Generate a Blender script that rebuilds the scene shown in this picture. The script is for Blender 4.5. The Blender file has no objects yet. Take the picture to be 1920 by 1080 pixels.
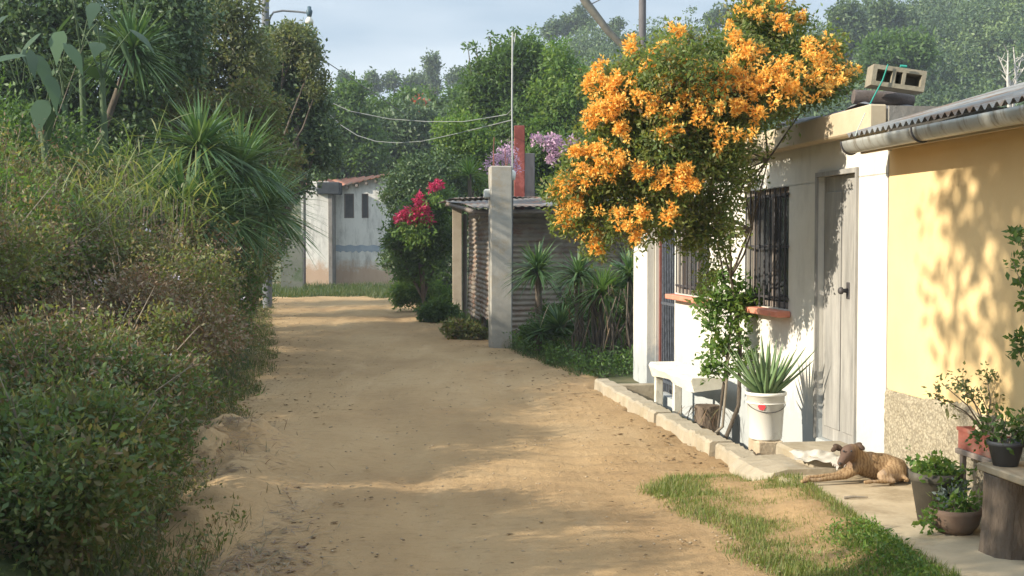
import bpy, math, random
import numpy as np
from mathutils import Vector, Matrix

# ------------------------------------------------------------------ camera, sky, sun, exposure
S = bpy.context.scene
FPX, CAMZ, PITCH = 2300.0, 1.6, math.atan(85/2300)
cam_d = bpy.data.cameras.new('camera'); cam = bpy.data.objects.new('camera', cam_d); S.collection.objects.link(cam)
cam_d.sensor_width = 36; cam_d.lens = 36*FPX/1920; cam_d.clip_end = 2000; cam_d.clip_start = .05
cam.location = (0, 0, CAMZ); cam.rotation_euler = (math.pi/2-PITCH, 0, 0)
S.camera = cam
SUN_EL = 24.0
LD = Vector((.928, .371, 0)).normalized()            # horizontal direction the sunlight travels in
wd = bpy.data.worlds.new('World'); S.world = wd; wd.use_nodes = True
nt = wd.node_tree; nt.nodes.clear()
wo = nt.nodes.new('ShaderNodeOutputWorld'); bg = nt.nodes.new('ShaderNodeBackground')
sky = nt.nodes.new('ShaderNodeTexSky'); sky.sky_type = 'NISHITA'; sky.sun_disc = False
sky.sun_elevation = math.radians(SUN_EL); sky.sun_rotation = math.atan2(-LD.x, -LD.y)
sky.air_density = 1.0; sky.dust_density = 1.0; sky.ozone_density = 1.0
tc = nt.nodes.new('ShaderNodeTexCoord'); mp = nt.nodes.new('ShaderNodeMapping'); mp.inputs['Scale'].default_value = (1, 1, 4.5)
nz = nt.nodes.new('ShaderNodeTexNoise'); nz.inputs['Scale'].default_value = 2.6; nz.inputs['Detail'].default_value = 5; nz.inputs['Roughness'].default_value = .45
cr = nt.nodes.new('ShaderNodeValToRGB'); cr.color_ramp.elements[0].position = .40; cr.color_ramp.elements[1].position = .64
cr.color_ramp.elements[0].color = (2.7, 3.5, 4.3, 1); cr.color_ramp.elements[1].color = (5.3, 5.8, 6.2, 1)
mx = nt.nodes.new('ShaderNodeMixRGB'); mx.inputs[0].default_value = .88
nt.links.new(tc.outputs['Generated'], mp.inputs[0]); nt.links.new(mp.outputs[0], nz.inputs[0]); nt.links.new(nz.outputs[0], cr.inputs[0])
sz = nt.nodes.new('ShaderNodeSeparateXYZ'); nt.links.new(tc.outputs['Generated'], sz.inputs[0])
hi = nt.nodes.new('ShaderNodeMapRange'); hi.inputs[1].default_value = .28; hi.inputs[2].default_value = .75; hi.inputs[3].default_value = 1.0; hi.inputs[4].default_value = 2.2   # extra brightness added to the sky above the view, to lift ambient light
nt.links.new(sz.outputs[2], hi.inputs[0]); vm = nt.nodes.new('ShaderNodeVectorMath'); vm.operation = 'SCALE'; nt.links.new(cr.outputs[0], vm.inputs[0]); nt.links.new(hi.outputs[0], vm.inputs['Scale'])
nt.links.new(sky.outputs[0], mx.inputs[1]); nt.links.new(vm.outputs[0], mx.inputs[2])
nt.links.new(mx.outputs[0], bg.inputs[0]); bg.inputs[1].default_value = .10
nt.links.new(bg.outputs[0], wo.inputs[0])
sl = bpy.data.lights.new('sun', 'SUN'); sl.energy = 5.0; sl.angle = math.radians(.55); sl.color = (1, .9, .74)
so = bpy.data.objects.new('sun', sl); S.collection.objects.link(so); so.location = (-30, -10, 30)
so.rotation_euler = Vector((LD.x*math.cos(math.radians(SUN_EL)), LD.y*math.cos(math.radians(SUN_EL)), -math.sin(math.radians(SUN_EL)))).to_track_quat('-Z', 'Y').to_euler()
S.view_settings.view_transform = 'Standard'; S.view_settings.look = 'None'; S.view_settings.gamma = 1; S.view_settings.exposure = 0.78
S.render.engine = 'CYCLES'
S.cycles.max_bounces = 6; S.cycles.transparent_max_bounces = 4; S.cycles.diffuse_bounces = 3; S.cycles.transmission_bounces = 4; S.cycles.glossy_bounces = 2

R = random.Random(7); N = np.random.default_rng(11)

# ------------------------------------------------------------------ measuring helpers (photo pixel -> place)
def ray(px, py):
    a = (px-960)/FPX; b = (540-py)/FPX; c, s = math.cos(PITCH), math.sin(PITCH)
    return Vector((a, c+b*s, -s+b*c))
def at(px, py, d):                      # point on the pixel's ray at distance d in front
    r = ray(px, py); t = d/r.y
    return Vector((r.x*t, d, CAMZ+r.z*t))
def gr(px, py, z=0.0):                  # where the ray meets height z
    r = ray(px, py); t = (z-CAMZ)/r.z
    return Vector((r.x*t, r.y*t, z))
WA = Vector((-.1377, .9905, 0)); WN = Vector((-.9905, -.1377, 0)); WB = Vector((2.461, 8.05, 0))
WROT = math.atan2(WA.y, WA.x)
def W(s, o, z=0.0): return WB + WA*s + WN*o + Vector((0, 0, z))
def wall_at(px, py, o=0.0):             # (s, z) where the pixel's ray meets the plane o in front of the house fronts
    r = ray(px, py); O = Vector((0, 0, CAMZ)); p0 = WB+WN*o
    t = (p0-O).dot(WN)/r.dot(WN); p = O+r*t
    return (p-p0).dot(WA), p.z

# ------------------------------------------------------------------ object helpers
def tag(o, label=None, cat=None, group=None, kind=None):
    if label: o['label'] = label
    if cat: o['category'] = cat
    if group: o['group'] = group
    if kind: o['kind'] = kind
    return o
def empty(name, loc=(0, 0, 0), rz=0, label=None, cat=None, group=None):
    o = bpy.data.objects.new(name, None); S.collection.objects.link(o); o.empty_display_size = .1
    o.location = loc; o.rotation_euler = (0, 0, rz)
    return tag(o, label, cat, group)
def link(name, me, mat, parent=None):
    me.materials.append(mat)
    o = bpy.data.objects.new(name, me); S.collection.objects.link(o)
    if parent is not None: o.parent = parent
    return o
def npmesh(name, V, F, mat, parent=None, tint=None, smooth=False):
    V = np.asarray(V, np.float32); F = np.asarray(F, np.int32); k = F.shape[1]
    me = bpy.data.meshes.new(name)
    me.vertices.add(len(V)); me.vertices.foreach_set('co', V.ravel())
    me.loops.add(F.size); me.loops.foreach_set('vertex_index', F.ravel())
    me.polygons.add(len(F)); me.polygons.foreach_set('loop_start', np.arange(0, F.size, k, dtype=np.int32))
    if smooth: me.polygons.foreach_set('use_smooth', np.ones(len(F), bool))
    if tint is not None:
        a = me.attributes.new('tint', 'FLOAT', 'FACE'); a.data.foreach_set('value', np.asarray(tint, np.float32))
    me.update(calc_edges=True)
    return link(name, me, mat, parent)
class MB:
    def __init__(s): s.v = []; s.f = []; s.sm = []
    def add(s, V, F, smooth=False):
        b = len(s.v); s.v += [tuple(v) for v in V]; s.f += [tuple(b+i for i in f) for f in F]; s.sm += [smooth]*len(F)
    def box(s, x0, x1, y0, y1, z0, z1, M=None, bev=0.0):
        if bev > 0:
            V = []; F = []
            # chamfered box as 24 verts
            xs, ys, zs = (x0, x1), (y0, y1), (z0, z1); idx = {}
            for i in (0, 1):
                for j in (0, 1):
                    for k in (0, 1):
                        sx, sy, sz = (1, -1)[i], (1, -1)[j], (1, -1)[k]
                        for ax in range(3):
                            p = [xs[i]+sx*bev, ys[j]+sy*bev, zs[k]+sz*bev]; p[ax] = (xs[i], ys[j], zs[k])[ax]
                            idx[(i, j, k, ax)] = len(V); V.append(p)
            c = [(0, 0), (1, 0), (1, 1), (0, 1)]
            for e in (0, 1):
                for ax in range(3):
                    q = []
                    for a, b in c:
                        t = [0, 0, 0]; t[ax] = e; o = [m for m in range(3) if m != ax]; t[o[0]] = a; t[o[1]] = b
                        q.append(idx[(t[0], t[1], t[2], ax)])
                    F.append(q if e else q[::-1])
            for ax in range(3):
                o = [m for m in range(3) if m != ax]
                for a in (0, 1):
                    for b in (0, 1):
                        t0 = [0, 0, 0]; t0[o[0]] = a; t0[o[1]] = b; t1 = list(t0); t1[ax] = 1
                        F.append((idx[(*t0, o[0])], idx[(*t1, o[0])], idx[(*t1, o[1])], idx[(*t0, o[1])]))
            for i in (0, 1):
                for j in (0, 1):
                    for k in (0, 1): F.append((idx[(i, j, k, 0)], idx[(i, j, k, 1)], idx[(i, j, k, 2)]))
        else:
            V = [(x0, y0, z0), (x1, y0, z0), (x1, y1, z0), (x0, y1, z0), (x0, y0, z1), (x1, y0, z1), (x1, y1, z1), (x0, y1, z1)]
            F = [(0, 3, 2, 1), (4, 5, 6, 7), (0, 1, 5, 4), (1, 2, 6, 5), (2, 3, 7, 6), (3, 0, 4, 7)]
        if M is not None: V = [M @ Vector(v) for v in V]
        s.add(V, F); return s
    def tube(s, P, rad, n=8, caps=True, smooth=True):
        P = [Vector(p) for p in P]
        if not hasattr(rad, '__len__'): rad = [rad]*len(P)
        V = []; F = []; up = None
        for i, p in enumerate(P):
            t = (P[min(i+1, len(P)-1)]-P[max(i-1, 0)]).normalized()
            if up is None: up = Vector((0, 0, 1)) if abs(t.z) < .9 else Vector((1, 0, 0))
            a = t.cross(up)
            if a.length < 1e-4: a = t.orthogonal()
            a.normalize(); b = a.cross(t).normalized(); up = b
            for k in range(n):
                an = 2*math.pi*k/n; V.append(p+(a*math.cos(an)+b*math.sin(an))*rad[i])
        for i in range(len(P)-1):
            for k in range(n):
                F.append((i*n+k, i*n+(k+1) % n, (i+1)*n+(k+1) % n, (i+1)*n+k))
        s.add(V, F, smooth)
        if caps: s.add(V[:n][::-1], [tuple(range(n))]); s.add(V[-n:], [tuple(range(n))])
        return s
    def lathe(s, prof, n=24, M=None, caps=False):
        V = []; F = []
        for r, z in prof:
            for k in range(n):
                a = 2*math.pi*k/n; v = Vector((r*math.cos(a), r*math.sin(a), z)); V.append(M @ v if M is not None else v)
        for i in range(len(prof)-1):
            for k in range(n): F.append((i*n+k, i*n+(k+1) % n, (i+1)*n+(k+1) % n, (i+1)*n+k))
        s.add(V, F, True)
        if caps: s.add(V[:n][::-1], [tuple(range(n))]); s.add(V[-n:], [tuple(range(n))])
        return s
    def build(s, name, mat, parent=None):
        me = bpy.data.meshes.new(name); me.from_pydata(s.v, [], s.f); me.polygons.foreach_set('use_smooth', s.sm); me.update()
        return link(name, me, mat, parent)
def cap_blob(name, balls, mat, parent=None, voxel=.01, smooth=6):
    """one continuous skin over tapered capsules: [(p0, r0, p1, r1), ...]"""
    m = MB()
    for p0, r0, p1, r1 in balls:
        p0, p1 = Vector(p0), Vector(p1); n = 7
        P = []; Rr = []; d = (p1-p0); L = max(d.length, 1e-5); u = d/L
        for k in range(4): a = math.pi/2*(1-k/4); P.append(p0-u*r0*math.sin(a)); Rr.append(max(r0*math.cos(a), r0*.05))
        for k in range(n): t = k/(n-1); P.append(p0.lerp(p1, t)); Rr.append(r0+(r1-r0)*t)
        for k in range(1, 5): a = math.pi/2*k/4; P.append(p1+u*r1*math.sin(a)); Rr.append(max(r1*math.cos(a), r1*.05))
        m.tube(P, Rr, 14)
    o = m.build(name, mat, parent)
    r = o.modifiers.new('remesh', 'REMESH'); r.mode = 'VOXEL'; r.voxel_size = voxel; r.use_smooth_shade = True
    q = o.modifiers.new('smooth', 'SMOOTH'); q.factor = .5; q.iterations = smooth
    return o

# ------------------------------------------------------------------ foliage helpers
def unit(A): return A/np.maximum(np.linalg.norm(A, axis=1, keepdims=True), 1e-9)
def leaf_geo(C, D, L, Wd, fold=.15):
    n = len(C); L = np.asarray(L).reshape(-1, 1)*np.ones((n, 1)); Wd = np.asarray(Wd).reshape(-1, 1)*np.ones((n, 1))
    s = unit(np.cross(D, N.normal(size=(n, 3)))); m = np.cross(D, s)
    V = np.stack([C, C+D*L*.42+s*Wd*.5+m*Wd*fold, C+D*L+m*L*.08, C+D*L*.42-s*Wd*.5+m*Wd*fold], 1).reshape(-1, 3)
    i = np.arange(n)[:, None]*4
    F = np.concatenate([i+np.array([[0, 1, 2]]), i+np.array([[0, 2, 3]])], 1).reshape(-1, 3)
    return V, F
def lobe_pts(lobes, nc, per, spread, shell=.6, flat=1.0):
    """clumps of leaves through the outer part of a set of ellipsoids; returns positions, outward directions, tint"""
    L = np.array([[*l[:3], *(l[3:] if len(l) == 6 else (l[3],)*3)] for l in lobes], float)
    w = (L[:, 3]*L[:, 4]*L[:, 5])**(2/3); k = N.choice(len(L), nc, p=w/w.sum())
    d = unit(N.normal(size=(nc, 3))); rr = shell+(1.06-shell)*N.random((nc, 1))**.8
    rr *= 1+.12*N.normal(size=(nc, 1))
    c = L[k, :3]+d*L[k, 3:]*rr
    P = np.repeat(c, per, 0)+N.normal(size=(nc*per, 3))*spread*np.array([1, 1, flat])
    O = np.repeat(d, per, 0); T = np.clip(np.repeat(N.random(nc), per)*.75+N.random(nc*per)*.3, 0, 1)
    return P, O, T
def foliage(name, lobes, nc, per, spread, size, mat, parent=None, asp=.45, out=.5, up=.0, shell=.6, zmin=None, tshift=0):
    P, O, T = lobe_pts(lobes, nc, per, spread, shell)
    if zmin is not None:
        k = P[:, 2] > zmin; P, O, T = P[k], O[k], T[k]
    D = unit(O*out+N.normal(size=P.shape)*.6+np.array([0, 0, up]))
    L = size*(.6+.8*N.random(len(P)))
    V, F = leaf_geo(P, D, L, L*asp)
    return npmesh(name, V, F, mat, parent, np.clip(np.repeat(T, 2)+tshift, 0, 1))
def blades_geo(B, D, L, Wd, droop, seg=4):
    """long narrow leaves arching from base B along D"""
    n = len(B); L = np.asarray(L).reshape(-1, 1)*np.ones((n, 1)); Wd = np.asarray(Wd).reshape(-1, 1)*np.ones((n, 1)); droop = np.asarray(droop).reshape(-1, 1)*np.ones((n, 1))
    s = unit(np.cross(D, np.array([0, 0, 1.])+N.normal(size=(n, 3))*.15)); rows = []
    for i in range(seg+1):
        t = i/seg; c = B+D*L*t+np.array([0, 0, -1.])*droop*L*t*t
        w = Wd*.5*(min(1, .55+t*1.5) if t < .4 else max(.03, (1-t)/.6))
        rows += [c-s*w, c+s*w]
    V = np.stack(rows, 1).reshape(-1, 3); k = 2*(seg+1); i0 = np.arange(n)[:, None]*k
    F = np.concatenate([i0+np.array([[2*j, 2*j+1, 2*j+3, 2*j+2]]) for j in range(seg)], 1).reshape(-1, 4)
    return V, F
def blades(name, B, D, L, Wd, droop, mat, parent=None, seg=4, tint=None):
    V, F = blades_geo(B, D, L, Wd, droop, seg)
    if tint is None: tint = N.random(len(B))
    return npmesh(name, V, F, mat, parent, np.repeat(tint, seg))
def rosette_dirs(n, lo=-.35, hi=1.0):
    z = N.uniform(lo, hi, n); a = N.uniform(0, 2*math.pi, n); r = np.sqrt(np.maximum(0, 1-z*z))
    return np.stack([r*np.cos(a), r*np.sin(a), z], 1)

# ------------------------------------------------------------------ materials
def nodes(name):
    m = bpy.data.materials.new(name); m.use_nodes = True; t = m.node_tree; t.nodes.clear()
    o = t.nodes.new('ShaderNodeOutputMaterial'); p = t.nodes.new('ShaderNodeBsdfPrincipled'); t.links.new(p.outputs[0], o.inputs[0])
    return m, t, p, o
def noise(t, scale, detail=6, rough=.6, coord='Object', sc=(1, 1, 1)):
    c = t.nodes.new('ShaderNodeTexCoord'); m = t.nodes.new('ShaderNodeMapping'); m.inputs['Scale'].default_value = sc
    n = t.nodes.new('ShaderNodeTexNoise'); n.inputs['Scale'].default_value = scale; n.inputs['Detail'].default_value = detail; n.inputs['Roughness'].default_value = rough
    t.links.new(c.outputs[coord], m.inputs[0]); t.links.new(m.outputs[0], n.inputs[0]); return n
def ramp(t, src, stops):
    r = t.nodes.new('ShaderNodeValToRGB'); e = r.color_ramp.elements
    e[0].position, e[0].color = stops[0][0], (*stops[0][1], 1); e[1].position, e[1].color = stops[-1][0], (*stops[-1][1], 1)
    for p, c in stops[1:-1]: x = e.new(p); x.color = (*c, 1)
    t.links.new(src, r.inputs[0]); return r
def mixc(t, fac, a, b, mode='MIX'):
    m = t.nodes.new('ShaderNodeMixRGB'); m.blend_type = mode
    for i, v in ((0, fac), (1, a), (2, b)):
        if isinstance(v, (int, float)): m.inputs[i].default_value = v
        elif isinstance(v, tuple): m.inputs[i].default_value = (*v, 1)
        else: t.links.new(v, m.inputs[i])
    return m.outputs[0]
def bump(t, p, src, strength=.4, dist=.01):
    b = t.nodes.new('ShaderNodeBump'); b.inputs['Strength'].default_value = strength; b.inputs['Distance'].default_value = dist
    t.links.new(src, b.inputs['Height']); t.links.new(b.outputs[0], p.inputs['Normal']); return b
def surf(name, c1, c2, scale=4, rough=.85, bmp=.3, bd=.01, sc=(1, 1, 1), metal=0, bscale=None, stain=None, st_scale=1.5, st_range=(.5, .62), st_sc=(1, 1, 1), spec=.3):
    m, t, p, o = nodes(name)
    n = noise(t, scale, 8, .65, sc=sc); c = ramp(t, n.outputs[0], [(.3, c1), (.7, c2)]).outputs[0]
    if stain:
        n3 = noise(t, st_scale, 8, .7, sc=st_sc); f = ramp(t, n3.outputs[0], [(st_range[0], (0, 0, 0)), (st_range[1], (1, 1, 1))]).outputs[0]
        c = mixc(t, f, c, stain)
    t.links.new(c, p.inputs['Base Color']); p.inputs['Roughness'].default_value = rough; p.inputs['Metallic'].default_value = metal
    p.inputs['Specular IOR Level'].default_value = spec
    if bmp: n2 = noise(t, bscale or scale*6, 6, .6, sc=sc); bump(t, p, n2.outputs[0], bmp, bd)
    return m
def leafmat(name, cols, trans=.42, rough=.5, spec=.35, tcol=None):
    m, t, p, o = nodes(name)
    a = t.nodes.new('ShaderNodeAttribute'); a.attribute_name = 'tint'
    k = len(cols); c = ramp(t, a.outputs['Fac'], [(i/(k-1), cc) for i, cc in enumerate(cols)])
    t.links.new(c.outputs[0], p.inputs['Base Color']); p.inputs['Roughness'].default_value = rough; p.inputs['Specular IOR Level'].default_value = spec
    tr = t.nodes.new('ShaderNodeBsdfTranslucent'); g = mixc(t, 1.0, c.outputs[0], tcol or (1.5, 1.45, .7), 'MULTIPLY'); t.links.new(g, tr.inputs[0])
    mx = t.nodes.new('ShaderNodeMixShader'); mx.inputs[0].default_value = trans
    t.links.new(p.outputs[0], mx.inputs[1]); t.links.new(tr.outputs[0], mx.inputs[2]); t.links.new(mx.outputs[0], o.inputs[0])
    return m
G = dict(
 green=leafmat('green_leaf', [(.05, .09, .025), (.075, .14, .04), (.12, .20, .055)]),
 bright=leafmat('bright_leaf', [(.06, .13, .03), (.11, .20, .04), (.19, .26, .06)]),
 dark=leafmat('dark_leaf', [(.045, .075, .038), (.07, .12, .052), (.13, .19, .075)], trans=.2),
 weed=leafmat('weed_leaf', [(.19, .12, .075), (.12, .11, .05), (.10, .14, .045), (.16, .19, .065), (.26, .20, .12)]),
 lush=leafmat('lush_leaf', [(.15, .10, .06), (.10, .11, .045), (.075, .13, .045), (.12, .17, .06)]),
 brown=leafmat('dry_leaf', [(.16, .095, .06), (.21, .135, .085), (.13, .125, .055), (.27, .19, .12)], trans=.2, tcol=(1.2, 1, .7)),
 grey=leafmat('grey_leaf', [(.07, .09, .045), (.11, .14, .065), (.15, .18, .08), (.19, .17, .11)]),
 far=leafmat('far_leaf', [(.035, .065, .03), (.07, .12, .045), (.14, .20, .065)], trans=.2),
 yucca=leafmat('yucca_leaf', [(.05, .11, .045), (.085, .16, .06), (.15, .22, .09)], trans=.25),
 lit=leafmat('straw_leaf', [(.10, .15, .05), (.17, .22, .07), (.28, .28, .13)]),
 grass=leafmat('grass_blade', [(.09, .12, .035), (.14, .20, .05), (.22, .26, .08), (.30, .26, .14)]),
 shadegrass=leafmat('shaded_verge_blade', [(.045, .075, .025), (.07, .11, .035), (.13, .13, .06)]),  # darker copy of the grass blades; shade is put into the palette
 orange=leafmat('orange_petal', [(.89, .39, .06), (.94, .58, .12), (.96, .76, .27)], trans=.35, tcol=(1.1, 1, .8)),
 red=leafmat('red_petal', [(.42, .01, .06), (.55, .03, .12), (.68, .10, .20)], trans=.25, tcol=(1.1, .9, .9)),
 pink=leafmat('pink_petal', [(.45, .25, .38), (.58, .38, .52), (.68, .52, .60)], trans=.25, tcol=(1, 1, 1)),
 pale=leafmat('pale_petal', [(.6, .55, .65), (.7, .62, .7), (.75, .72, .7)], trans=.25, tcol=(1, 1, 1)),
)
bark = surf('bark', (.07, .055, .04), (.17, .14, .11), 14, .9, .8, .02, sc=(1, 1, .3))
palebark = surf('pale_bark', (.16, .13, .10), (.3, .26, .2), 14, .9, .6, .01, sc=(1, 1, .3))

def limbs_to(m, base, lobes, r0, n=6, top=None, seed=1):
    """tapered trunk with limbs reaching into each crown lobe"""
    rr = random.Random(seed); base = Vector(base)
    cx = sum(l[0] for l in lobes)/len(lobes); cy = sum(l[1] for l in lobes)/len(lobes); zb = min(l[2]-(l[5] if len(l) == 6 else l[3]) for l in lobes)
    fork = Vector((base.x*.6+cx*.4, base.y*.6+cy*.4, top if top is not None else base.z*.4+max(zb, base.z+.2)*.6))
    mid = base.lerp(fork, .5)+Vector((rr.uniform(-1, 1), rr.uniform(-1, 1), 0))*r0*1.2
    m.tube([base, mid, fork], [r0, r0*.8, r0*.62], 8)
    for l in lobes[:n]:
        e = Vector(l[:3]); a = fork.lerp(e, .5)+Vector((rr.uniform(-1, 1), rr.uniform(-1, 1), rr.uniform(-.2, 1)))*(e-fork).length*.12
        m.tube([fork, a, e], [r0*.55, r0*.33, r0*.12], 6)
        for k in range(3):
            q = a.lerp(e, .4*k/2+.3); z = q+Vector((rr.uniform(-1, 1), rr.uniform(-1, 1), rr.uniform(-.3, 1)))*(l[3]*.7)
            m.tube([q, q.lerp(z, .5)+Vector((0, 0, l[3]*.05)), z], [r0*.2, r0*.14, r0*.05], 5)
def tree(name, label, cat, base, lobes, mat, nc, per, spread, size, r0=.12, asp=.45, out=.4, up=0, shell=.55, group=None, bk=None, parts=('trunk', 'crown'), top=None, zmin=None, tshift=0):
    base = Vector(base); e = empty(name, base, 0, label, cat, group)
    L = [(l[0]-base.x, l[1]-base.y, l[2]-base.z, *l[3:]) for l in lobes]
    m = MB(); limbs_to(m, (0, 0, -.1), L, r0, len(L), top, R.randint(0, 999)); m.build(parts[0], bk or bark, e)
    L2 = []
    for l in L:                         # break every mass into uneven boughs
        l = l if len(l) == 6 else (*l[:3], l[3], l[3], l[3]); L2.append((*l[:3], l[3]*.86, l[4]*.86, l[5]*.86))
        for _ in range(5):
            d = Vector((R.gauss(0, 1), R.gauss(0, 1), R.gauss(0.15, 1))).normalized(); q = R.uniform(.22, .42); L2.append((l[0]+d.x*l[3]*.85, l[1]+d.y*l[4]*.85, l[2]+d.z*l[5]*.85, l[3]*q, l[4]*q, l[5]*q))
    L = L2
    foliage(parts[1], L, nc, per, spread, size, mat, e, asp, out, up, shell, zmin, tshift)
    return e
def plobe(px, py, d, r, ry=None):       # crown lobe measured on the photo: pixel centre, distance, pixel radius
    p = at(px, py, d); k = d/FPX; r *= k
    return (p.x, p.y, p.z, r, (ry if ry else r), r)

# ------------------------------------------------------------------ ground, road, hill
XLk = np.array([[-2, -1.3], [4, -1.35], [5.9, -1.5], [9.3, -2.3], [12, -2.75], [16.4, -3.3], [25, -5.1], [31, -6.2], [35, -8], [37, -12], [60, -30]])
XRk = np.array([[-2, 1.9], [5.9, 1.9], [8.3, 1.75], [13.3, 1.0], [14.5, .95], [18.9, -.05], [22, -.6], [27, -1.45], [33, -2.4], [38, -3.3], [60, -6]])
def xL(y): return np.interp(y, XLk[:, 0], XLk[:, 1])
def xR(y): return np.interp(y, XRk[:, 0], XRk[:, 1])
def vn(x, y, s, seed=0):                # cheap smooth noise, about -1..1
    r = np.random.default_rng(seed); v = 0
    for k in range(6):
        a = r.uniform(0, 2*math.pi); f = s*(.6+1.3*r.random()); v = v+np.sin((x*math.cos(a)+y*math.sin(a))*f+r.uniform(0, 6.3))
    return v/3.2
def sstep(t): t = np.clip(t, 0, 1); return t*t*(3-2*t)
RIDGE = np.array([[-900, 200], [500, 235], [700, 222], [830, 200], [900, 150], [1000, 75], [1100, 58], [1250, 60], [1400, 58], [1500, 62], [1600, 36], [1720, 0], [1900, -50], [3200, -260]])
def ground_z(x, y):
    x = np.asarray(x, float); y = np.asarray(y, float)
    tl = np.maximum(xL(y)-x-.15, 0); h = 3.0*(1-np.exp(-tl*.18))+.12*vn(x, y, .9, 3)*sstep(tl)
    px = 960+2300*x/np.maximum(y, 20); yr = np.interp(px, RIDGE[:, 0], RIDGE[:, 1])
    hr = np.maximum(1.6+(455-yr)*150/2300-np.where(px < 1000, 9.5, 7.0), 2)*sstep((y-58)/95)
    h = np.maximum(h, 0)+hr*(1+.05*vn(x, y, .06, 5))
    # the sunken strip between kerb and house, and under the patio
    q = (x-WB.x)*WN.x+(y-WB.y)*WN.y; s = (x-WB.x)*WA.x+(y-WB.y)*WA.y
    h = h-.19*sstep((.80-q)/.12)*sstep((6.3-s)/.4)*(x > 0)
    tr = x-xR(y); h = h+.05*sstep(tr/.8)*(y > 14.6)*(1+.5*vn(x, y, 2, 9))
    h = h-.10*sstep((x-xL(y)-.05)/.4)*sstep((xR(y)-.25-x)/.4)*(y > 2)*(y < 36.5)
    return h-.035
def grid(xs, ys):
    X, Y = np.meshgrid(xs, ys); nx, ny = len(xs), len(ys)
    i = np.arange(nx-1)[None, :]+np.arange(ny-1)[:, None]*nx
    F = np.stack([i, i+1, i+nx+1, i+nx], -1).reshape(-1, 4); return X, Y, F
soil = surf('soil', (.10, .085, .045), (.20, .16, .09), 1.5, .95, .6, .03, stain=(.06, .085, .03), st_scale=.7, st_range=(.42, .6))
xs = np.concatenate([np.linspace(-110, -40, 12), np.linspace(-38, -9, 30), np.linspace(-8.5, 6, 117), np.linspace(7, 60, 40), np.linspace(65, 150, 16)])
ys = np.concatenate([np.linspace(-20, 3, 14), np.linspace(3.3, 30, 160), np.linspace(31, 200, 90)])
X, Y, F = grid(xs, ys); Z = ground_z(X, Y)
g = npmesh('ground', np.stack([X, Y, Z], -1).reshape(-1, 3), F, soil, smooth=True); tag(g, kind='structure')

m_, t_, p_, o_ = nodes('dirt')
n1 = noise(t_, .55, 8, .62, sc=(1, .5, 1)); c1 = ramp(t_, n1.outputs[0], [(.32, (.30, .195, .10)), (.5, (.40, .27, .14)), (.68, (.46, .325, .18))]).outputs[0]
n2 = noise(t_, 9, 8, .75, sc=(.6, 1.6, 1)); f2 = ramp(t_, n2.outputs[0], [(.53, (0, 0, 0)), (.72, (.7, .7, .7))]).outputs[0]
c1 = mixc(t_, f2, c1, (.25, .165, .085))
n4 = noise(t_, 38, 6, .8); f4 = ramp(t_, n4.outputs[0], [(.59, (0, 0, 0)), (.70, (.6, .6, .6))]).outputs[0]
c1 = mixc(t_, f4, c1, (.20, .135, .075))
n5 = noise(t_, 1.3, 5, .6, sc=(2.5, .35, 1)); f5 = ramp(t_, n5.outputs[0], [(.55, (0, 0, 0)), (.75, (.5, .5, .5))]).outputs[0]
c1 = mixc(t_, f5, c1, (.50, .36, .21))
t_.links.new(c1, p_.inputs['Base Color']); p_.inputs['Roughness'].default_value = .95; p_.inputs['Specular IOR Level'].default_value = .15
n3 = noise(t_, 22, 8, .75); bump(t_, p_, n3.outputs[0], .9, .03)
dirt = m_
ny, nx = 900, 190
yy = 3.0*(38.5/3.0)**(np.linspace(0, 1, ny)); uu = np.linspace(0, 1, nx)
Y = np.repeat(yy[:, None], nx, 1); U = np.repeat(uu[None, :], ny, 0)
XLe = xL(Y)-.45; XRe = xR(Y)+.25+.4*sstep((8.2-Y)/.5); X = XLe+(XRe-XLe)*U
edge = np.minimum((X-XLe), (XRe-X)); 
near_k = (XRe-X < .55) & (Y > 8.3) & (Y < 14.6)
rag = .16*vn(X, Y, 5, 21)+.08*vn(X, Y, 14, 22)
Z = .012*vn(X, Y, 1.6, 31)+.007*vn(X, Y, 6, 32)*1.0+.004*vn(X, Y, 17, 33)+.0025*vn(X, Y, 45, 34)
Z -= .022*(1+.4*vn(X, Y, 1.3, 61))*np.exp(-((X-(xL(Y)+(xR(Y)-xL(Y))*.36+.08*vn(Y, Y*0, .5, 62)))/.2)**2)+.022*(1+.4*vn(X, Y, 1.3, 63))*np.exp(-((X-(xL(Y)+(xR(Y)-xL(Y))*.72+.08*vn(Y, Y*0, .5, 64)))/.2)**2)
Z -= np.clip((.28+rag-edge)/.28, 0, 1)*.06
md = np.exp(-(((X+2.12)/.36)**2+((Y-9.15)/.75)**2)); Z += .26*md*(1+.25*vn(X, Y, 9, 44)+.12*vn(X, Y, 25, 45))
md2 = np.exp(-(((X+1.75)/.28)**2+((Y-7.1)/1.0)**2)); Z += .13*md2*(1+.3*vn(X, Y, 9, 46))
Z += .05*np.exp(-((X-(xR(Y)-.25))/.3)**2)*np.exp(-((Y-7.2)/1.3)**2)*(1+.4*vn(X, Y, 8, 47))
def PX(y): return np.interp(y, [3, 5.6, 6.4, 7.85, 8.2], [2.2, 1.98, 1.86, 1.86, 1.86])
def ramp_up(x, y): return .075*sstep((x-(PX(y)-.40))/.36)*sstep((8.15-y)/.25)
Z += ramp_up(X, Y)
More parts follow.
